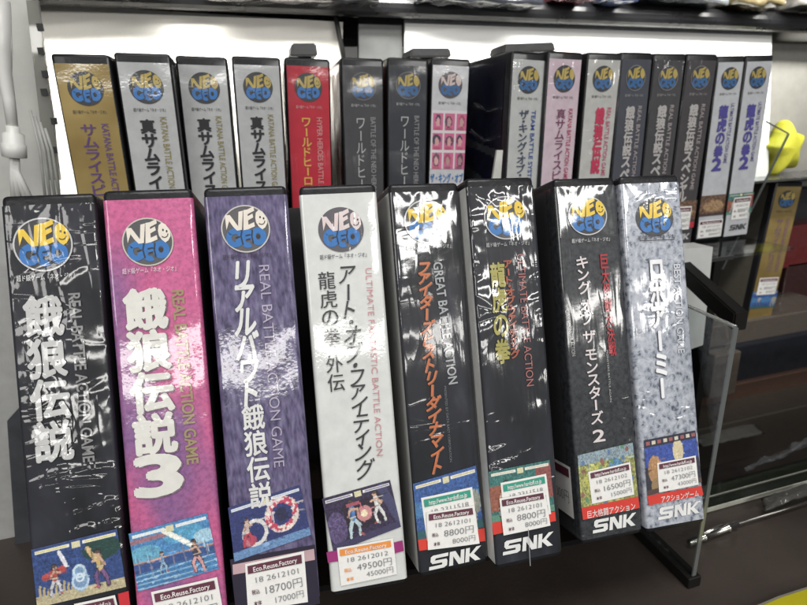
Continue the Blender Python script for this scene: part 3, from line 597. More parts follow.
# ------------------------------------------------------------------ rear row
REAR = [(-0.13385, -0.01271, 0.03480, -0.03284), (-0.08451, -0.01844, 0.04002, 0.00931), (-0.03822, 0.00253, 0.04910, 0.00005), (0.01146, 0.00595, 0.05355, -0.02022),
 (0.06115, 0.01721, 0.06205, -0.02256), (0.12414, 0.02031, 0.04715, -0.01502), (0.17448, 0.02098, 0.05395, -0.02186), (0.22451, 0.02491, 0.06401, -0.04775),
 (0.30444, -0.02174, 0.04844, 0.11313), (0.34992, -0.02482, 0.03965, 0.07362), (0.40997, -0.01544, 0.03307, 0.00017), (0.45949, -0.01713, 0.01217, 0.06022),
 (0.51578, -0.00643, 0.01835, -0.02477), (0.56809, -0.00326, 0.02519, -0.02777), (0.64528, 0.01690, -0.00106, -0.02232), (0.69000, 0.01117, -0.00898, -0.00249)]
RZ0 = CAM_Z - 0.17358
def rear_M(i):
    x, dy, lean, g = REAR[i]
    return Matrix.Translation((x, .58295 + .03192 * x + dy, RZ0)) @ (R3('Z', g) @ R3('Y', lean)).to_4x4()
RG = 'game cases standing in the rear row'
def rear(i, label, rgb, style=None, title='', tcol=(.03, .03, .03), tbold=.03, side='', scol=(.25, .2, .1), letters=(.42, .32, .09), disc=(.04, .04, .045), subc=(.05, .05, .05), left=None, lvl=1, tz=(.190, .035), sz=(.192, .060), tx=-.0035, sx=.0105, tw=.0125, pic=None, snk=None, band=None, stk=False, title2=None, M=None, ring=None):
    e = case(label, RG, M or rear_M(i), style, rgb, lvl, left=left or (.02, .02, .022), wrap_edges=False, inset=.0022, top=.0080)
    badge(e, (0, CH - .0285), .0143, .0143, lvl, letters, disc, ring, rich=i < 5)
    F = Flat(); line(F, SUB, (0, CH - .0480), .027, .0024, 0, .01); F.build('subtitle', printed(subc, lvl), e, -.001)
    if title:
        F = Flat(); vertical(F, title, (tx, tz[0]), (tx, tz[1]), tw, tbold); F.build('title_lettering', printed(tcol, lvl), e, -.001)
    if side:
        F = Flat(); sideways(F, side, (sx, sz[0]), (sx, sz[1]), .0056, .01); F.build('side_lettering', printed(scol, lvl), e, -.001)
    x = CW / 2 - .0005
    if pic: scene_pic(pic, 40, 28).build('screenshot', [(-x, .066), (x, .066), (x, .036), (-x, .036)], lvl, e)
    if band: F = Flat(); F.poly([(-x, .028), (x, .028), (x, .036), (-x, .036)]); F.build('colour_band', printed(band, lvl), e, -.0009)
    if snk: F = Flat(); maker(F, (.002, .016), .030, .0082); F.build('maker_mark', printed(snk, lvl), e, -.001)
    if stk: sticker(e, stk, 'wine', ['Eco.Reuse.Factory', '18 2612101', '8800円', '8000円'])
    return e
SIL = (.40, .41, .41)
rear(0, 'gold case with violet title, first at the left end of the rear row', (.3, .2, .06), 'gold', 'サムライスピリッツ', (.09, .04, .16), .01, 'KATANA BATTLE ACTION', (.10, .05, .18), tz=(.192, .100), sz=(.192,.122), lvl=.6)
kt = dict(title='真サムライスピリッツ', tcol=(.015, .015, .018), tbold=.04, side='KATANA BATTLE ACTION GAME', scol=(.22, .18, .06), tz=(.194, .072), sz=(.196, .115), lvl=.6)
rear(1, 'silver case with black brushed title, directly right of the gold case', SIL, **kt)
rear(2, 'silver case with black brushed title, middle one of the three silver cases', SIL, **kt)
rear(3, 'silver case with black brushed title, directly left of the red case', SIL, **kt)
rear(4, 'bright red case with yellow title and black emblem', (.42, .012, .03), None, 'ワールドヒーローズ', (.62, .36, .08), .02, 'HYPER HEROES BATTLE ACTION', (.55, .25, .25), subc=(.5, .3, .3), tz=(.192, .100), sz=(.192, .096), tw=.010, lvl=1)
wh = dict(title='ワールドヒーローズ', tcol=(.42, .42, .42), tbold=.0, side='BATTLE OF THE NEO HEROES', scol=(.25, .25, .26), subc=(.4, .4, .4), tz=(.190, .072), sz=(.190, .105), tw=.0105, lvl=1.2, disc=(.05, .05, .06), ring=(.15, .15, .16))
rear(5, 'charcoal case with thin grey title, directly right of the red case', (.045, .045, .05), left=(.20, .02, .03), **wh)
rear(6, 'blue-black case with thin grey title, left of the case with portrait tiles', (.025, .028, .036), left=(.16, .02, .03), **wh)
# portrait tile case
e = rear(7, 'white case with rows of small pink portrait tiles and blue title', (.50, .50, .52), letters=(.55, .45, .42), disc=(.08, .07, .08), lvl=.8)
rng = np.random.default_rng(5)
def tiles(z1, z0, rows):
    P = Pic(42, 14 * rows, (.60, .56, .58))
    for r in range(rows):
        for c in range(3):
            u0, v0 = c / 3, r / rows; P.rect(u0 + .03, v0 + .08 / rows, u0 + .31, v0 + .94 / rows, (.50, .10, .22)); s = .25 + .6 * rng.random()
            j = (rng.random() - .5) * .05; hc = [(.10, .03, .06), (.5, .3, .12), (.03, .02, .05), (.3, .05, .1)][int(rng.random() * 4)]; P.blob(u0 + .17 + j, v0 + (.42 + .1 * rng.random()) / rows, .07 + .06 * rng.random(), (.26 + .12 * rng.random()) / rows, hc); P.blob(u0 + .17 + j * .5, v0 + .56 / rows, .06, .22 / rows, (.50 * s + .2, .25 * s + .12, .22 * s + .14)); P.rect(u0 + .08, v0 + .82 / rows, u0 + .26, v0 + .94 / rows, (.12 + .4 * s, .06, .12))
    return P.build('portrait_tiles', [(-.0215, z1), (.0215, z1), (.0215, z0), (-.0215, z0)], .8, e)
tiles(.194, .128, 3); tiles(.092, .050, 2)
F = Flat(); line(F, 'ザ・キング・オブ', (0, .117), .041, .0085, 0, .03); line(F, "ファイターズ'96", (0, .101), .041, .0085, 0, .03); F.build('title_lettering', printed((.02, .14, .38), .8), e, -.001)
e = rear(8, 'white case with navy title beside a gap, seen with its dark picture cover', (.42, .43, .42), None, 'ザ・キング・オブ・ファイターズ', (.05, .06, .10), .02, 'TEAM BATTLE SYSTEM ACTION', (.02, .06, .25), lvl=1.3, left=(.006, .008, .02), tz=(.190, .06), sz=(.19, .07), sx=.0095, tw=.012)
# painted art on that cover
P = Pic(60, 90, (.008, .012, .05)); P.grain(rng, .6, 0, 1, 3); P.blob(.3, .35, .3, .12, (.012, .02, .10)); P.limb(.0, .30, 1, .42, .02, (.12, .13, .16)); P.limb(0, .42, 1, .62, .03, (.10, .11, .14)); P.limb(.0, .55, 1, .82, .05, (.10, .03, .04)); P.blob(.55, .6, .12, .05, (.2, .08, .04)); P.blob(.35, .72, .18, .06, (.16, .10, .05)); P.blob(.8, .8, .2, .08, (.06, .02, .03)); P.limb(.1, .8, .4, 1, .03, (.3, .28, .25)); P.grain(rng, .5, 0, 1, 2); P.a *= .25
pc = P.build('cover_picture', [(-.07, .238), (.07, .238), (.07, .008), (-.07, .008)], 1, e)
for v in pc.data.vertices: v.co = Vector((-CW / 2 - .0008, .082 - v.co.x, v.co.z))
rear(9, 'pale pink case with red and plum title', (.50, .40, .45), None, '真サムライスピリッツ', (.16, .04, .09), .01, 'KATANA BATTLE ACTION GAME', (.35, .03, .08), lvl=1.4, tz=(.19, .08), sz=(.19, .11), tx=-.001, sx=.012, left=(.3, .22, .26))
rear(10, 'light grey case with crimson title, between the pink and charcoal cases', (.42, .42, .40), None, '餓狼伝説 2', (.45, .03, .08), .05, 'REAL BATTLE ACTION GAME', (.42, .08, .14), lvl=1.4, left=(.04, .03, .03), tz=(.19, .085), sz=(.19, .11), tx=.0, sx=.012)
fs_ = dict(title='餓狼伝説スペシャル', tcol=(.42, .40, .39), tbold=.04, side='REAL BATTLE ACTION GAME', scol=(.36, .31, .31), subc=(.3, .3, .3), lvl=1.4, tz=(.190, .064), sz=(.190, .080), tw=.0135, pic='sunset', band=(.4, .03, .04), snk=(.5, .5, .5), ring=(.2, .2, .2))
rear(11, 'charcoal case with grey title, leftmost of three alike', (.055, .06, .075), left=(.16, .16, .16), **fs_)
rear(12, 'charcoal case with grey title, middle of three alike', (.050, .048, .052), left=(.14, .14, .14), **fs_)
rear(13, 'charcoal case with grey title, right-hand of three alike, beside the pale violet-titled cases', (.050, .045, .048), left=(.12, .11, .12), stk=[(-.016, .058), (.015, .058), (.015, .026), (-.016, .026)], **fs_)
rk = dict(title='龍虎の拳2', tcol=(.07, .06, .26), tbold=.045, side='ULTIMATE BATTLE ACTION GAME', scol=(.08, .07, .22), lvl=1.1, tz=(.188, .100), sz=(.190, .110), tw=.0150, pic='sunset', snk=(.06, .06, .06), left=(.25, .25, .25))
rear(14, 'pale case with violet-blue title and an orange lettered picture, next to the charcoal cases', (.47, .48, .50), stk=[(-.021, .030), (.021, .030), (.021, .0045), (-.021, .0045)], **rk)
rk['pic'] = 'dojo'
rear(15, 'pale case with violet-blue title, last at the right end of the rear row', (.47, .48, .50), stk=[(-.012, .060), (.019, .060), (.017, .028), (-.013, .028)], **rk)
# lone gold case farther back on the right
TLp, BLp = at(777, 182, Y=.80), at(744, 329, Y=.80); TRp = at(804, 181, Y=.80)
zax = (TLp - BLp); s17 = zax.length / CH; zd = zax.normalized(); xd = (TRp - TLp).normalized(); yd = zd.cross(xd).normalized(); xd = yd.cross(zd).normalized()
s17 = min(s17, 1.4)
M17 = Matrix.Translation(BLp + (TRp - TLp) / 2) @ Matrix((xd, yd, zd)).transposed().to_4x4() @ Matrix.Scale(s17, 4)
M17 = M17 @ Matrix.Diagonal(((TRp - TLp).length / s17 / CW, 1, 1, 1))
rear(16, 'gold case with faint violet title, standing alone behind on the right', (.3, .2, .06), 'gold', 'サムライスピリッツ', (.16, .08, .16), .0, 'KATANA BATTLE ACTION', (.2, .1, .16), M=M17, pic='sea', stk=[(-.016, .090), (.018, .090), (.018, .060), (-.016, .060)], left=(.12, .11, .09), sz=(.19, .1), tz=(.19, .1))

# ------------------------------------------------------------------ setting
shelf_m = plain('shelf_laminate', (.040, .031, .026), .38, bump=.0002, bscale=300, var=.25, vscale=6)
GY = at(700, 511, Z=.0055).y; YFR = at(690, 605, Z=.0).y - .01
bm = bmesh.new(); pts_ = [(-.9, YFR - .05), (1.9, YFR - .05), (1.9, GY + .030), (.330, GY + .030), (.330, .84), (-.9, .84)]
V = [bm.verts.new((x, y, z)) for z in (-.02, 0) for x, y in pts_]
bm.faces.new(V[:6][::-1]); bm.faces.new(V[6:])
for i in range(6): bm.faces.new((V[i], V[(i + 1) % 6], V[6 + (i + 1) % 6], V[6 + i]))
o = bm_obj('shelf', bm, shelf_m); tag(o, kind='structure')
o = box('floor', (-1.2, -.2, -.34), (2.6, 1.32, -.31), plain('lower_deck', (.022, .018, .016), .4, var=.4, vscale=9)); tag(o, kind='structure')
# white backing boards
white_m = plain('back_board_white', (.78, .755, .69), .55, bump=.0002, bscale=500, var=.05, vscale=14)
white2_m = plain('back_board_cool', (.80, .80, .77), .5, bump=.0002, bscale=500, var=.04, vscale=14)
def board(name, pts, y, th, m, label, cat='board', group=None):
    vs = [(p.x, y, p.z) for p in pts] + [(p.x, y + th, p.z) for p in pts]; n = len(pts)
    fs = [tuple(range(n))[::-1], tuple(range(n, 2 * n))] + [(i, (i + 1) % n, (i + 1) % n + n, i + n) for i in range(n)]
    return tag(mesh(name, vs, fs, m), label, cat, group)
Yb = .82
board('back_board', [at(40, 3, Y=Yb), at(343, 22, Y=Yb), at(338, 260, Y=Yb), at(52, 330, Y=Yb)], Yb, .006, white_m, 'cream white backing board behind the left half of the rear row')
board('back_board', [at(405, 19, Y=Yb), at(772, 32, Y=Yb), at(768, 176, Y=Yb), at(405, 260, Y=Yb)], Yb, .006, white2_m, 'bright white backing board behind the right half of the rear row')
board('grey_board', [at(360, 14, Y=Yb), at(404, 14, Y=Yb), at(404, 300, Y=Yb), at(362, 300, Y=Yb)], Yb + .01, .01, plain('grey_panel', (.06, .062, .06), .3, var=.1), 'dark grey upright panel between the two white backing boards')
box_p = at(338, 10, Y=Yb - .004)
bm = bmesh.new(); tube(bm, [at(334, 8, Y=Yb - .01), at(344, 60, Y=Yb - .01)], .0035, 8); tag(bm_obj('seam_strip', bm, plain('black_rubber', (.01, .01, .01), .5), None, True), 'thin black strip running down the edge of the cream backing board', 'strip')
board('side_sheet', [at(770, 30, Y=.86), at(830, 28, Y=.86), at(830, 186, Y=.86), at(766, 186, Y=.86)], .86, .004, plain('grey_sheet', (.20, .195, .175), .35, var=.08, coat=.4), 'grey frosted sheet hanging behind the right end', 'sheet')
# back wall of the cabinet (dark)
o = box('wall', (-1.2, 1.32, -.34), (2.6, 1.34, 1.2), plain('cabinet_back', (.016, .015, .015), .5, var=.5, vscale=12)); tag(o, kind='structure')
tag(box('shade_board', (-1.2, .37, .80), (2.6, 1.32, .82), plain('shade_black', (.03, .03, .03), .4)), 'black top board of the cabinet above both rows', 'board')  # unseen board, added to keep the overhead light off the rear row
# upper shelf edge: dark beam with wrapped packets lying on it
U0, U1 = at(-20, 3, Y=.80), at(830, 34, Y=.80)
d = (U1 - U0); zl = lambda x: U0.z + (x - U0.x) * d.z / d.x
bm = bmesh.new(); tube(bm, [(U0.x - .1, .80, zl(U0.x - .1) + .016), (U1.x + .2, .80, zl(U1.x + .2) + .016)], .0155, 16); bm_box(bm, (-.5, .80, .52), (1.3, 1.2, .53), 0)
tag(bm_obj('upper_shelf', bm, plain('upper_shelf_black', (.010, .010, .011), .28, bump=.0006, bscale=60), None, False), 'black upper shelf with rounded front edge above the backing boards', 'shelf')
def packet(name, label, c, size, rot, mats, seed, cat='packet', amp=.12, group='film wrapped packets on the upper shelf'):
    rnd = random.Random(seed); bm = bmesh.new(); bmesh.ops.create_cube(bm, size=1); bmesh.ops.subdivide_edges(bm, edges=bm.edges[:], cuts=9, use_grid_fill=True)
    from mathutils import noise as mn
    for v in bm.verts:
        p = v.co.copy(); q = Vector((p.x * size[0], p.y * size[1], p.z * size[2]))
        nn = mn.noise_vector(q * 45 + Vector((seed, 0, 0))) + .5 * mn.noise_vector(q * 120 + Vector((0, seed, 0)))
        v.co = q + nn * min(size) * amp
    me = bpy.data.meshes.new(name); bm.to_mesh(me); bm.free(); me.polygons.foreach_set('use_smooth', [True] * len(me.polygons))
    o = link(name, me, mats); o.location = c; o.rotation_euler = rot; tag(o, label, cat, group); return o
def foil(key, rgb, lvl=2.6, style=None): return printed(rgb, lvl, style, crough=.08)
Yp = .80
packet('wrapped_packet', 'black glossy wrapped packet at the left end of the upper shelf', at(60, -16, Y=Yp), (.24, .10, .035), (0, 0, 0), foil('a', (.012, .012, .014)), 3)
packet('wrapped_packet', 'dark wrapped packet above the seam between the backing boards', at(290, -10, Y=Yp), (.22, .10, .040), (0, .02, 0), foil('b', (.018, .018, .02)), 5)
packet('wrapped_packet', 'black wrapped packet above the left end of the white board', at(470, -8, Y=Yp), (.18, .10, .045), (0, .04, 0), foil('c', (.014, .016, .022)), 9)
packet('wrapped_packet', 'crimson wrapped packet lying on the upper shelf', at(566, -11, Y=Yp - .02), (.05, .08, .035), (0, .1, .1), foil('d', (.12, .02, .03)), 11)
packet('wrapped_packet', 'small blue wrapped packet between the crimson and the silver ones', at(602, -9, Y=Yp), (.05, .10, .045), (0, .1, .1), foil('c2', (.03, .05, .12)), 10)
packet('wrapped_packet', 'silver film wrapped packet on the upper shelf', at(668, -12, Y=Yp), (.15, .10, .050), (0, .05, 0), foil('e', (.13, .14, .15)), 13)
packet('wrapped_packet', 'ochre wrapped packet at the right of the upper shelf', at(740, -8, Y=Yp), (.09, .10, .055), (0, .05, 0), foil('f', (.10, .08, .04)), 17)
packet('wrapped_packet', 'pale clear wrapped packet at the right end of the upper shelf', at(803, -8, Y=Yp), (.12, .10, .06), (0, .0, 0), foil('g', (.25, .24, .22)), 21)
# black tags clipped on the rear cases
TAGM = plain('tag_black', (.008, .008, .009), .35, bump=.0002)
def sec_tag(x0, x1, y0, y1, Y, label, sk=0):
    a, b, c, d_ = at(x0 + 2, y0, Y=Y), at(x1 - 2, y0 + sk, Y=Y), at(x1, y1 + sk, Y=Y), at(x0, y1, Y=Y)
    e = empty('security_tag', label, 'security tag', 'black security tags clipped on top of rear cases', loc=(0, 0, 0))
    vs = [(p.x, Y, p.z) for p in (d_, c, b, a)] + [(p.x, Y + .04, p.z) for p in (d_, c, b, a)]
    bm = bmesh.new(); V = [bm.verts.new(v) for v in vs]
    for f in ((0, 1, 2, 3), (7, 6, 5, 4), (4, 5, 1, 0), (5, 6, 2, 1), (6, 7, 3, 2), (7, 4, 0, 3)): bm.faces.new([V[i] for i in f])
    bmesh.ops.bevel(bm, geom=bm.edges[:], offset=.0015, segments=2, affect='EDGES'); bm_obj('housing', bm, TAGM, e)
    m_ = (a + b) / 2; box('clip', (m_.x - .008, Y + .01, d_.z - .006), (m_.x + .008, Y + .018, a.z - .004), plain('tag_clip', (.03, .03, .03), .3), e, bev=.001)
sec_tag(290, 318, 43, 56, .66, 'black box tag sitting on top of the red case')
sec_tag(410, 452, 48, 57, .66, 'wide black box tag on top of the case with portrait tiles')
sec_tag(503, 556, 44, 53, .64, 'slanted black box tag on top of the white case beside the gap', -2)
# riser carrying the rear row
e = empty('display_riser', 'clear acrylic riser with dark legs carrying the rear row', 'riser', loc=(0, 0, 0))
ACR = clear('acrylic', (.86, .88, .88), .035); ACRE = clear('acrylic_edge', (.50, .54, .53), .12, .15, haze=.32, hz_rgb=(.30, .32, .31))
BLK = plain('foot_black', (.007, .0065, .006), .55, bump=.0001, spec=.2)
box('top_plate', (-.30, .535, RZ0 - .0045), (.706, .63, RZ0 - .0006), ACR, e)
box('front_edge', (-.30, .5325, RZ0 - .0055), (.60, .5348, RZ0 - .0006), plain('edge_dark', (.03, .03, .03), .3), e)
for x in (-.20, .25, .60): box('leg', (x, .56, -.31 if x > .33 else 0), (x + .012, .63, RZ0 - .0056), BLK, e, bev=.001)
zt = at(296, 208, Y=.525).z
o = box('gap_darkener', (-.30, .5235, .001), (.330, .5275, zt), plain('board_black', (.010, .010, .011), .5)); tag(o, 'black divider board standing between the front row and the rear row', 'board')  # added dark sheet that blackens the gaps and hides the lower rear cases
# clear wedge stand carrying the front row, built in the tilted frame of the front cases
A4 = Matrix.Translation((0, 0, CAM_Z)) @ GT.to_4x4() @ Matrix.Translation((0, 0, -.177056))
e = empty('case_stand', 'clear acrylic sloping stand with black feet under the front row', 'stand', loc=(0, 0, 0))
bm = bmesh.new(); vs = bm_box(bm, (-.150, .343, -.0045), (.262, .500, -.0012), 0)
for v in bm.verts: v.co = A4 @ v.co
bm_obj('sloping_plate', bm, clear('plate_tint', (.5, .5, .5), .05), e)
Xp = .293; f0 = at(733, 328, X=Xp); f1 = at(690, 583, X=Xp); t1 = at(660, 298, X=Xp)
pan = [Vector((Xp, f0.y, f0.z)), Vector((Xp, f1.y, .010)), Vector((Xp, .385, .010)), Vector((Xp, .385, t1.z + .005))]
def slab(name, pts, th, m, parent):
    vs = [Vector(p) for p in pts] + [Vector(p) + Vector((th, 0, 0)) for p in pts]; n = len(pts)
    return mesh(name, vs, [tuple(range(n)), tuple(range(2 * n - 1, n - 1, -1))] + [(i, i + n, (i + 1) % n + n, (i + 1) % n) for i in range(n)], m, parent)
slab('side_panel', pan, .0030, ACR, e)
slab('panel_edge', [pan[0] + Vector((0, -.0012, 0)), pan[1] + Vector((0, -.0012, 0)), pan[1] + Vector((0, -.0001, 0)), pan[0] + Vector((0, -.0001, 0))], .0034, ACRE, e)
slab('panel_edge', [pan[0] + Vector((0, 0, .0001)), pan[3] + Vector((0, 0, .0001)), pan[3] + Vector((0, 0, .0012)), pan[0] + Vector((0, 0, .0012))], .0034, ACRE, e)
box('foot', (Xp - .0045, f1.y - .003, .0), (Xp + .0075, .40, .0098), BLK, e, bev=.0012)
slab('side_panel', [Vector((-.16, .30, .012)), Vector((-.16, .40, .012)), Vector((-.16, .40, .03)), Vector((-.16, .30, .05))][::-1], .003, ACR, e)
# upper slanted acrylic divider by the end of the rear row
e = empty('acrylic_divider', 'clear slanting acrylic divider at the right end of the rear row', 'divider', loc=(0, 0, 0))
X2 = .725; a, b, c = at(787, 134, X=X2), at(721, 269, X=X2), at(765, 122, X=X2)
slab('panel', [a, b, Vector((X2, b.y + .14, b.z)), Vector((X2, c.y + .10, c.z + .004))], .003, ACR, e)
slab('panel_edge', [a + Vector((0, -.0016, 0)), b + Vector((0, -.0016, 0)), b, a], .0036, ACRE, e)
slab('panel_edge', [a + Vector((0, 0, .0001)), c + Vector((0, 0, .0001)), c + Vector((0, 0, .0014)), a + Vector((0, 0, .0014))], .0036, ACRE, e)
# black bar and white cards between the rows
p0, p1 = at(741, 322, Y=.40), at(675, 262, Y=.52)
bm = bmesh.new(); dd = (p1 - p0).normalized(); up = Vector((0, 0, 1)); sd = dd.cross(up).normalized()
V = []
for p in (p0, p1):
    for s1, s2 in ((-1, -1), (1, -1), (1, 1), (-1, 1)): V.append(bm.verts.new(p + sd * .008 * s1 + up * .010 * s2))
for f in ((0, 1, 2, 3), (7, 6, 5, 4), (4, 5, 1, 0), (5, 6, 2, 1), (6, 7, 3, 2), (7, 4, 0, 3)): bm.faces.new([V[i] for i in f])
bmesh.ops.bevel(bm, geom=bm.edges[:], offset=.0015, segments=2, affect='EDGES')
tag(bm_obj('support_bar', bm, BLK), 'black square bar of a display support right of the grey blue case', 'bar')
WC = plain('white_carton', (.50, .51, .50), .5, var=.05, coat=.3)
pts = [at(660, 250, Y=.50), at(713, 247, Y=.50), at(703, 345, Y=.50), at(660, 360, Y=.50)]
board('white_carton', pts, .50, .03, WC, 'plain white carton behind the right end of the front row', 'carton')
# fins / cards between rows seen in the gap
board('paper_slip', [at(497, 150, Y=.48), at(503, 150, Y=.48), at(500, 190, Y=.48), at(491, 190, Y=.48)], .48, .003, plain('slip', (.45, .45, .42), .4), 'narrow white paper slip standing in the gap of the rear row', 'paper')
# dark goods standing between rows, seen through gaps
for (x0, x1, y0, y1, Y, rgb, lab) in [(527, 572, 200, 420, .46, (.012, .018, .035), 'dark blue boxed goods behind the gap in the front row')]:
    pts = [at(x0, y0, Y=Y), at(x1, y0, Y=Y), at(x1 + 10, y1, Y=Y), at(x0 + 10, y1, Y=Y)]
    board('goods_box', pts, Y, .06, foil('h', rgb, 1.4), lab, 'box')
# glass sheet with bright edge on the shelf, right
g0, g1 = at(700, 511, Z=.0055), at(860, 473, Z=.0055)
e = empty('glass_sheet', 'clear glass sheet with bright edges lying on the shelf at right', 'glass', loc=(0, 0, 0))
box('pane', (.332, g0.y + .0015, .0012), (1.3, g0.y + .028, .0052), clear('glass_green', (.75, .82, .78), .05, .04), e)
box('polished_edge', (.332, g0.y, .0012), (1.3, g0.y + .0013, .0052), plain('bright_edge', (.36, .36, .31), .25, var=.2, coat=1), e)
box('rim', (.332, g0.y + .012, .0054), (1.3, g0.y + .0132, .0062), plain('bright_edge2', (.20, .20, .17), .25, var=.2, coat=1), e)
# silver bolt with thin rod
e = empty('latch_bolt', 'small silver latch bolt with a thin rod lying on the shelf', 'bolt', loc=(0, 0, 0))
STEEL = plain('steel', (.62, .60, .56), .22, metal=1, bump=.00005, bscale=800)
b0, b1 = at(689, 543, Z=.006), at(737, 524, Z=.006); r0 = at(815, 500, Z=.006)
bm = bmesh.new(); dv = b1 - b0
tube(bm, [b0, b0 + dv * .28, b0 + dv * .29, b0 + dv * .31, b0 + dv * .32, b0 + dv * .78, b0 + dv * .79, b0 + dv * .81, b0 + dv * .82, b1], [.0026, .0026, .0034, .0034, .0027, .0027, .0035, .0035, .0028, .0028], 16); bm_obj('barrel', bm, STEEL, e, True)
bm = bmesh.new(); tube(bm, [b1, b1 + (r0 - b1) * 1.3], .0010, 8); bm_obj('rod', bm, plain('rod_steel', (.30, .29, .27), .3, metal=1), e, True)
bm = bmesh.new(); q = b0 + dv * .5; tube(bm, [q + Vector((-.01, .001, .0022)), q + Vector((.012, .003, .0024))], .0012, 8); bm_obj('lever', bm, STEEL, e, True)
# yellow board in the foreground corner
ya, yb, yc = at(752, 607, Z=.004), at(780, 597, Z=.004), at(812, 585, Z=.004)
def yel(off, z0, z1, name, m, parent):
    pts = [(ya.x, ya.y + off), (yb.x, yb.y + off + .0012), (yc.x, yc.y + off), (yc.x + .3, yc.y + off), (yc.x + .3, YFR - .045), (ya.x - .03, YFR - .045), (ya.x - .02, ya.y - .016 + off)]
    n = len(pts); vs = [(x, y, z0) for x, y in pts] + [(x, y, z1) for x, y in pts]
    return mesh(name, vs, [tuple(range(n)), tuple(range(2 * n - 1, n - 1, -1))] + [(i, i + n, (i + 1) % n + n, (i + 1) % n) for i in range(n)], m, parent)
e = empty('yellow_card', 'bright yellow card with pale rounded rim in the bottom right corner', 'card', loc=(0, 0, 0))
yel(-.0018, .0012, .0040, 'face', plain('yellow_print', (.40, .35, .006), .5, var=.05, coat=.1), e); yel(0, .0004, .0036, 'rim', plain('pale_rim', (.20, .19, .16), .4, coat=.2), e)
# yellow plush star without a face
def star():
    c = at(782, 149, Y=.83); n = 10; bm = bmesh.new(); NA, NR = 80, 14; H_ = {}
    R_ = .052
    def rad(a):
        k = (a / (2 * math.pi) * 5) % 1; t = abs(k - .5) * 2
        return R_ * (.72 + .34 * t ** 1.9)
    for sgn in (-1, 1):
        ce = bm.verts.new((0, sgn * .026, 0)); prev = None
        for r in range(1, NR + 1):
            f = r / NR; ring = []
            for k in range(NA):
                a = 2 * math.pi * k / NA; rr = rad(a) * math.sin(f * math.pi / 2); y = sgn * .026 * math.cos(f * math.pi / 2) ** .8
                if r == NR and sgn == 1: ring.append(H_[k])
                else:
                    v = bm.verts.new((rr * math.sin(a), y, rr * math.cos(a))); ring.append(v)
                    if r == NR: H_[k] = v
            for k in range(NA):
                j = (k + 1) % NA; q = (ce, ring[k], ring[j]) if prev is None else (prev[k], ring[k], ring[j], prev[j])
                bm.faces.new(q if sgn == -1 else q[::-1])
            prev = ring
    bmesh.ops.recalc_face_normals(bm, faces=bm.faces[:])
    o = bm_obj('star_cushion', bm, plain('yellow_plush', (.36, .35, .02), .7, bump=.0008, bscale=700, var=.1), None, True)
    o.location = c; o.rotation_euler = (0, math.radians(-9), .2); tag(o, 'plain yellow green star cushion standing right of the rear row', 'cushion')
star()
# ledge, boxes and device behind on the right
box_l = at(735, 186, Y=.86)
o = box('goods_ledge', (.80, .765, at(780, 178, Y=.78).z - .004), (1.6, .98, at(780, 178, Y=.78).z), plain('ledge_grey', (.05, .05, .05), .25, coat=.5)); tag(o, 'dark grey ledge under the star cushion', 'ledge')
def goods(px0, py0, px1, py1, Y, D, rgb, label, lvl=2, cat='box', name='goods_box', sk=0):
    a, c = at(px0, py0, Y=Y), at(px1, py1, Y=Y)
    o = box(name, (a.x, Y, c.z), (c.x, Y + D, a.z), foil('z', rgb, lvl), bev=.003, smooth=False); tag(o, label, cat, 'blurred goods at the back right'); return o
goods(716, 356, 735, 394, .74, .03, (.08, .065, .05), 'brownish film wrapped box left of the black device', 3)
goods(724, 206, 742, 268, .88, .06, (.05, .055, .05), 'dark wrapped box behind the slanting divider')
goods(744, 236, 758, 262, .88, .05, (.04, .12, .22), 'small blue printed box left of the lone gold case')
goods(712, 262, 745, 322, .92, .06, (.10, .10, .10), 'grey film wrapped box under the blue printed box')
goods(790, 226, 830, 262, .90, .06, (.16, .02, .02), 'red wrapped box at the right edge behind the gold case')
goods(788, 264, 830, 300, .90, .06, (.05, .02, .018), 'dark maroon box below the red wrapped box')
goods(786, 190, 830, 224, .95, .06, (.02, .02, .024), 'black box above the red wrapped box')
goods(772, 302, 830, 348, .90, .10, (.02, .018, .016), 'low black box at the right edge above the black device')
goods(700, 329, 830, 352, .79, .12, (.09, .075, .062), 'flat grey brown film wrapped box above the black device', 2)
# black device
e = empty('game_console', 'black flat device with light grey marks lying behind on the right', 'device', 'blurred goods at the back right', loc=(0, 0, 0))
a, c = at(690, 354, Y=.78), at(840, 392, Y=.78)
box('body', (a.x, .78, c.z), (c.x, .96, a.z), plain('device_black', (.012, .013, .017), .35, bump=.0003), e, bev=.006)
for k in range(3):
    q0, q1 = at(770 + 14 * k, 377 - k * 2, Y=.778), at(781 + 14 * k, 381 - k * 2, Y=.778); box('button', (q0.x, .7772, q1.z), (q1.x, .7805, q0.z), plain('mark_grey', (.28, .28, .28), .4), e, bev=.0005)
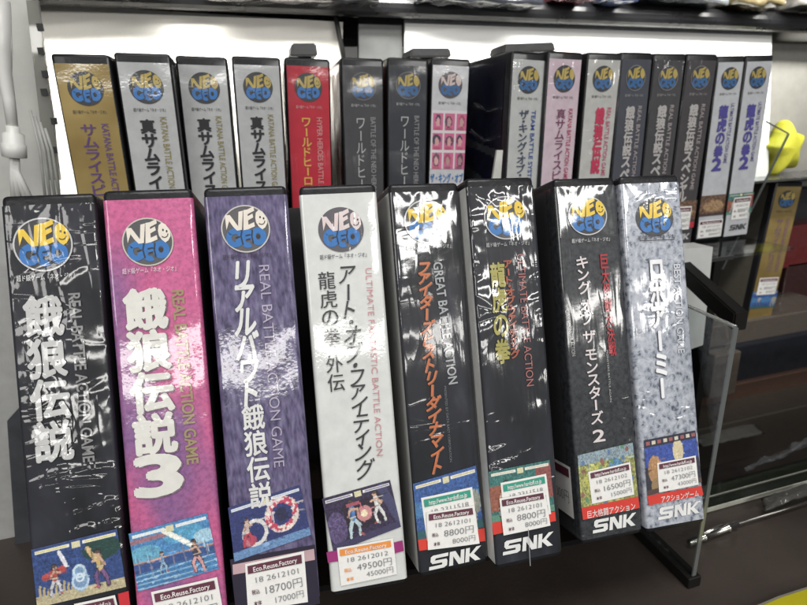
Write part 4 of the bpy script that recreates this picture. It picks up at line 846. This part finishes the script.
# brown boards under the device and flat film bags
goods(690, 394, 840, 425, .77, .18, (.055, .028, .018), 'brown boxed goods under the black device', 1)
def bag(pts, z, label, seed, rgb=(.16, .155, .14)):
    rnd = random.Random(seed); P4 = [at(x, y, Z=z) for x, y in pts]; n = 14; bm = bmesh.new(); g = []
    from mathutils import noise as mn
    for j in range(n + 1):
        row = []
        for i in range(n + 1):
            u, v = i / n, j / n; p = (P4[0] * (1 - u) + P4[1] * u) * (1 - v) + (P4[3] * (1 - u) + P4[2] * u) * v
            e_ = min(u, 1 - u, v, 1 - v); p.z += min(e_ * 4, 1) * .004 + abs(mn.noise(p * 60 + Vector((seed, 0, 0)))) * .006; row.append(bm.verts.new(p))
        g.append(row)
    for j in range(n):
        for i in range(n): bm.faces.new((g[j][i], g[j + 1][i], g[j + 1][i + 1], g[j][i + 1]))
    r = bmesh.ops.solidify(bm, geom=bm.faces[:], thickness=.0012)
    o = bm_obj('film_bag', bm, printed(rgb, 2.2, None, crough=.12), None, True); tag(o, label, 'bag', 'clear film bags lying on the glass')
bag([(690, 428), (742, 412), (765, 434), (700, 448)], -.235, 'pale crumpled film bag lying behind the clear side panel', 2)
goods(690, 432, 850, 470, .70, .22, (.035, .028, .022), 'dull dark carton under the pale film bag', 1)
bag([(760, 500), (815, 482), (815, 494), (765, 512)], .008, 'thin film strip lying in front of the glass edge at right', 4, (.10, .095, .085))
# left side: pale side wall, lamp cables
e = board('side_wall_panel', [at(-60, -20, Y=.62), at(33, 0, Y=.62), at(52, 120, Y=.62), at(74, 420, Y=.62), at(-60, 470, Y=.62)], .62, .01, plain('side_white', (.46, .46, .43), .4, bump=.0001, var=.05), 'pale grey side wall panel at the left of the cabinet', 'panel')
e = board('side_strip', [at(26, 0, Y=.60), at(38, 0, Y=.60), at(60, 180, Y=.60), at(47, 180, Y=.60)], .60, .004, clear('strip_clear', (.6, .6, .57), .1, haze=.4, hz_rgb=(.4, .4, .37)), 'clear slotted strip running down beside the side wall', 'strip')
for k, (x, y) in enumerate(((40, 27), (41, 51), (45, 74), (44, 92), (54, 121), (54, 150))):
    q = at(x, y, Y=.597); box('slot_hole', (q.x - .0025, .5965, q.z - .003), (q.x + .0025, .5985, q.z + .003), plain('slot_dark', (.02, .02, .02), .6), e)
CAB = plain('cable_white', (.62, .62, .59), .35, var=.04)
e = empty('lamp_cable', 'white cable with inline connector hanging at the far left', 'cable', loc=(0, 0, 0))
bm = bmesh.new(); tube(bm, [at(0, 0, Y=.54), at(2, 50, Y=.54), at(4, 72, Y=.54), at(9, 100, Y=.54), at(13, 130, Y=.54)], [.007, .007, .0055, .0045, .004], 14); bm_obj('cord', bm, CAB, e, True)
bm = bmesh.new(); tube(bm, [at(12.5, 126, Y=.54), at(13, 132, Y=.54), at(13.1, 134, Y=.54), at(13.6, 143, Y=.54), at(13.8, 144, Y=.54), at(14.5, 157, Y=.54), at(14.6, 158, Y=.54)], [.005, .005, .008, .008, .009, .009, .006], 16); bm_obj('connector', bm, CAB, e, True)
bm = bmesh.new()
for k, (xa, xb) in enumerate(((11, 14), (14, 19), (16, 26), (18, 31))): tube(bm, [at(12 + k * 1.5, 156, Y=.54 + .001 * k), at((xa + 12 + k) / 2 + 1, 172, Y=.54), at(xb, 200, Y=.54)], .0024, 8)
bm_obj('wires', bm, CAB, e, True)
e = empty('lamp_cable', 'thin pale loose wires hanging right of the cable connector', 'cable', loc=(0, 0, 0))
bm = bmesh.new()
for k in range(4): tube(bm, [at(30 + 5 * k, 110 + 6 * k, Y=.57), at(40 + 4 * k, 150, Y=.57), at(46 + 5 * k, 205, Y=.57)], .0012, 8)
bm_obj('wires', bm, plain('wire_grey', (.4, .4, .38), .4), e, True)
# lower left: pale board leaning, dark trim
board('low_side_board', [at(-40, 200, Y=.50), at(14, 200, Y=.50), at(44, 610, Y=.50), at(-40, 640, Y=.50)], .50, .01, plain('low_white', (.34, .34, .33), .4, var=.1), 'pale lower side board at the left edge of the photo', 'board')
bm = bmesh.new(); pA, pB = at(-6, 385, Y=.485), at(24, 430, Y=.485); 
board('dark_trim', [at(8, 420, Y=.49), at(26, 400, Y=.49), at(40, 600, Y=.49), at(30, 640, Y=.49), at(-10, 640, Y=.49), at(16, 540, Y=.49)], .488, .006, plain('trim_grey', (.045, .048, .055), .4, var=.2), 'dark grey angled trim at the lower left edge', 'trim')

# added clear film folds standing in for light streaks and haze
FILM = clear('loose_film', (.80, .82, .83), .35, .10, bump=.003, haze=.04, bscale=90, hz_rgb=(.7, .7, .7))
def fold(p0, p1, w, Y, Yb_, label, seed, n=26):
    rnd = random.Random(seed); a, b = at(*p0, Y=Y), at(*p1, Y=Yb_); d = b - a; up = Vector((d.z, 0, -d.x)).normalized() * w; rows = []
    from mathutils import noise as mn
    bm = bmesh.new()
    for i in range(n + 1):
        t = i / n; c = a + d * t; row = []
        for j in range(6):
            s_ = j / 5 - .5; q = c + up * s_ * (1 + .4 * mn.noise(Vector((t * 5, seed, 0)))); q.y += .004 * math.sin(j * 1.6 + 3 * mn.noise(Vector((t * 3, seed, 2)))) + .004 * mn.noise(Vector((t * 9, j * .7, seed))); row.append(bm.verts.new(q))
        rows.append(row)
    for i in range(n):
        for j in range(5): bm.faces.new((rows[i][j], rows[i + 1][j], rows[i + 1][j + 1], rows[i][j + 1]))
    tag(bm_obj('film_streak', bm, FILM, None, True), label, 'film', 'loose folds of clear film')
fold((474, 104), (507, 124), .004, .600, .640, 'upper loose clear film fold crossing the gap in the rear row', 1)
fold((471, 130), (504, 158), .004, .600, .640, 'lower loose clear film fold crossing the gap in the rear row', 2)
fold((745, 470), (812, 440), .010, .50, .52, 'loose clear film fold at the right edge above the glass edge', 6)
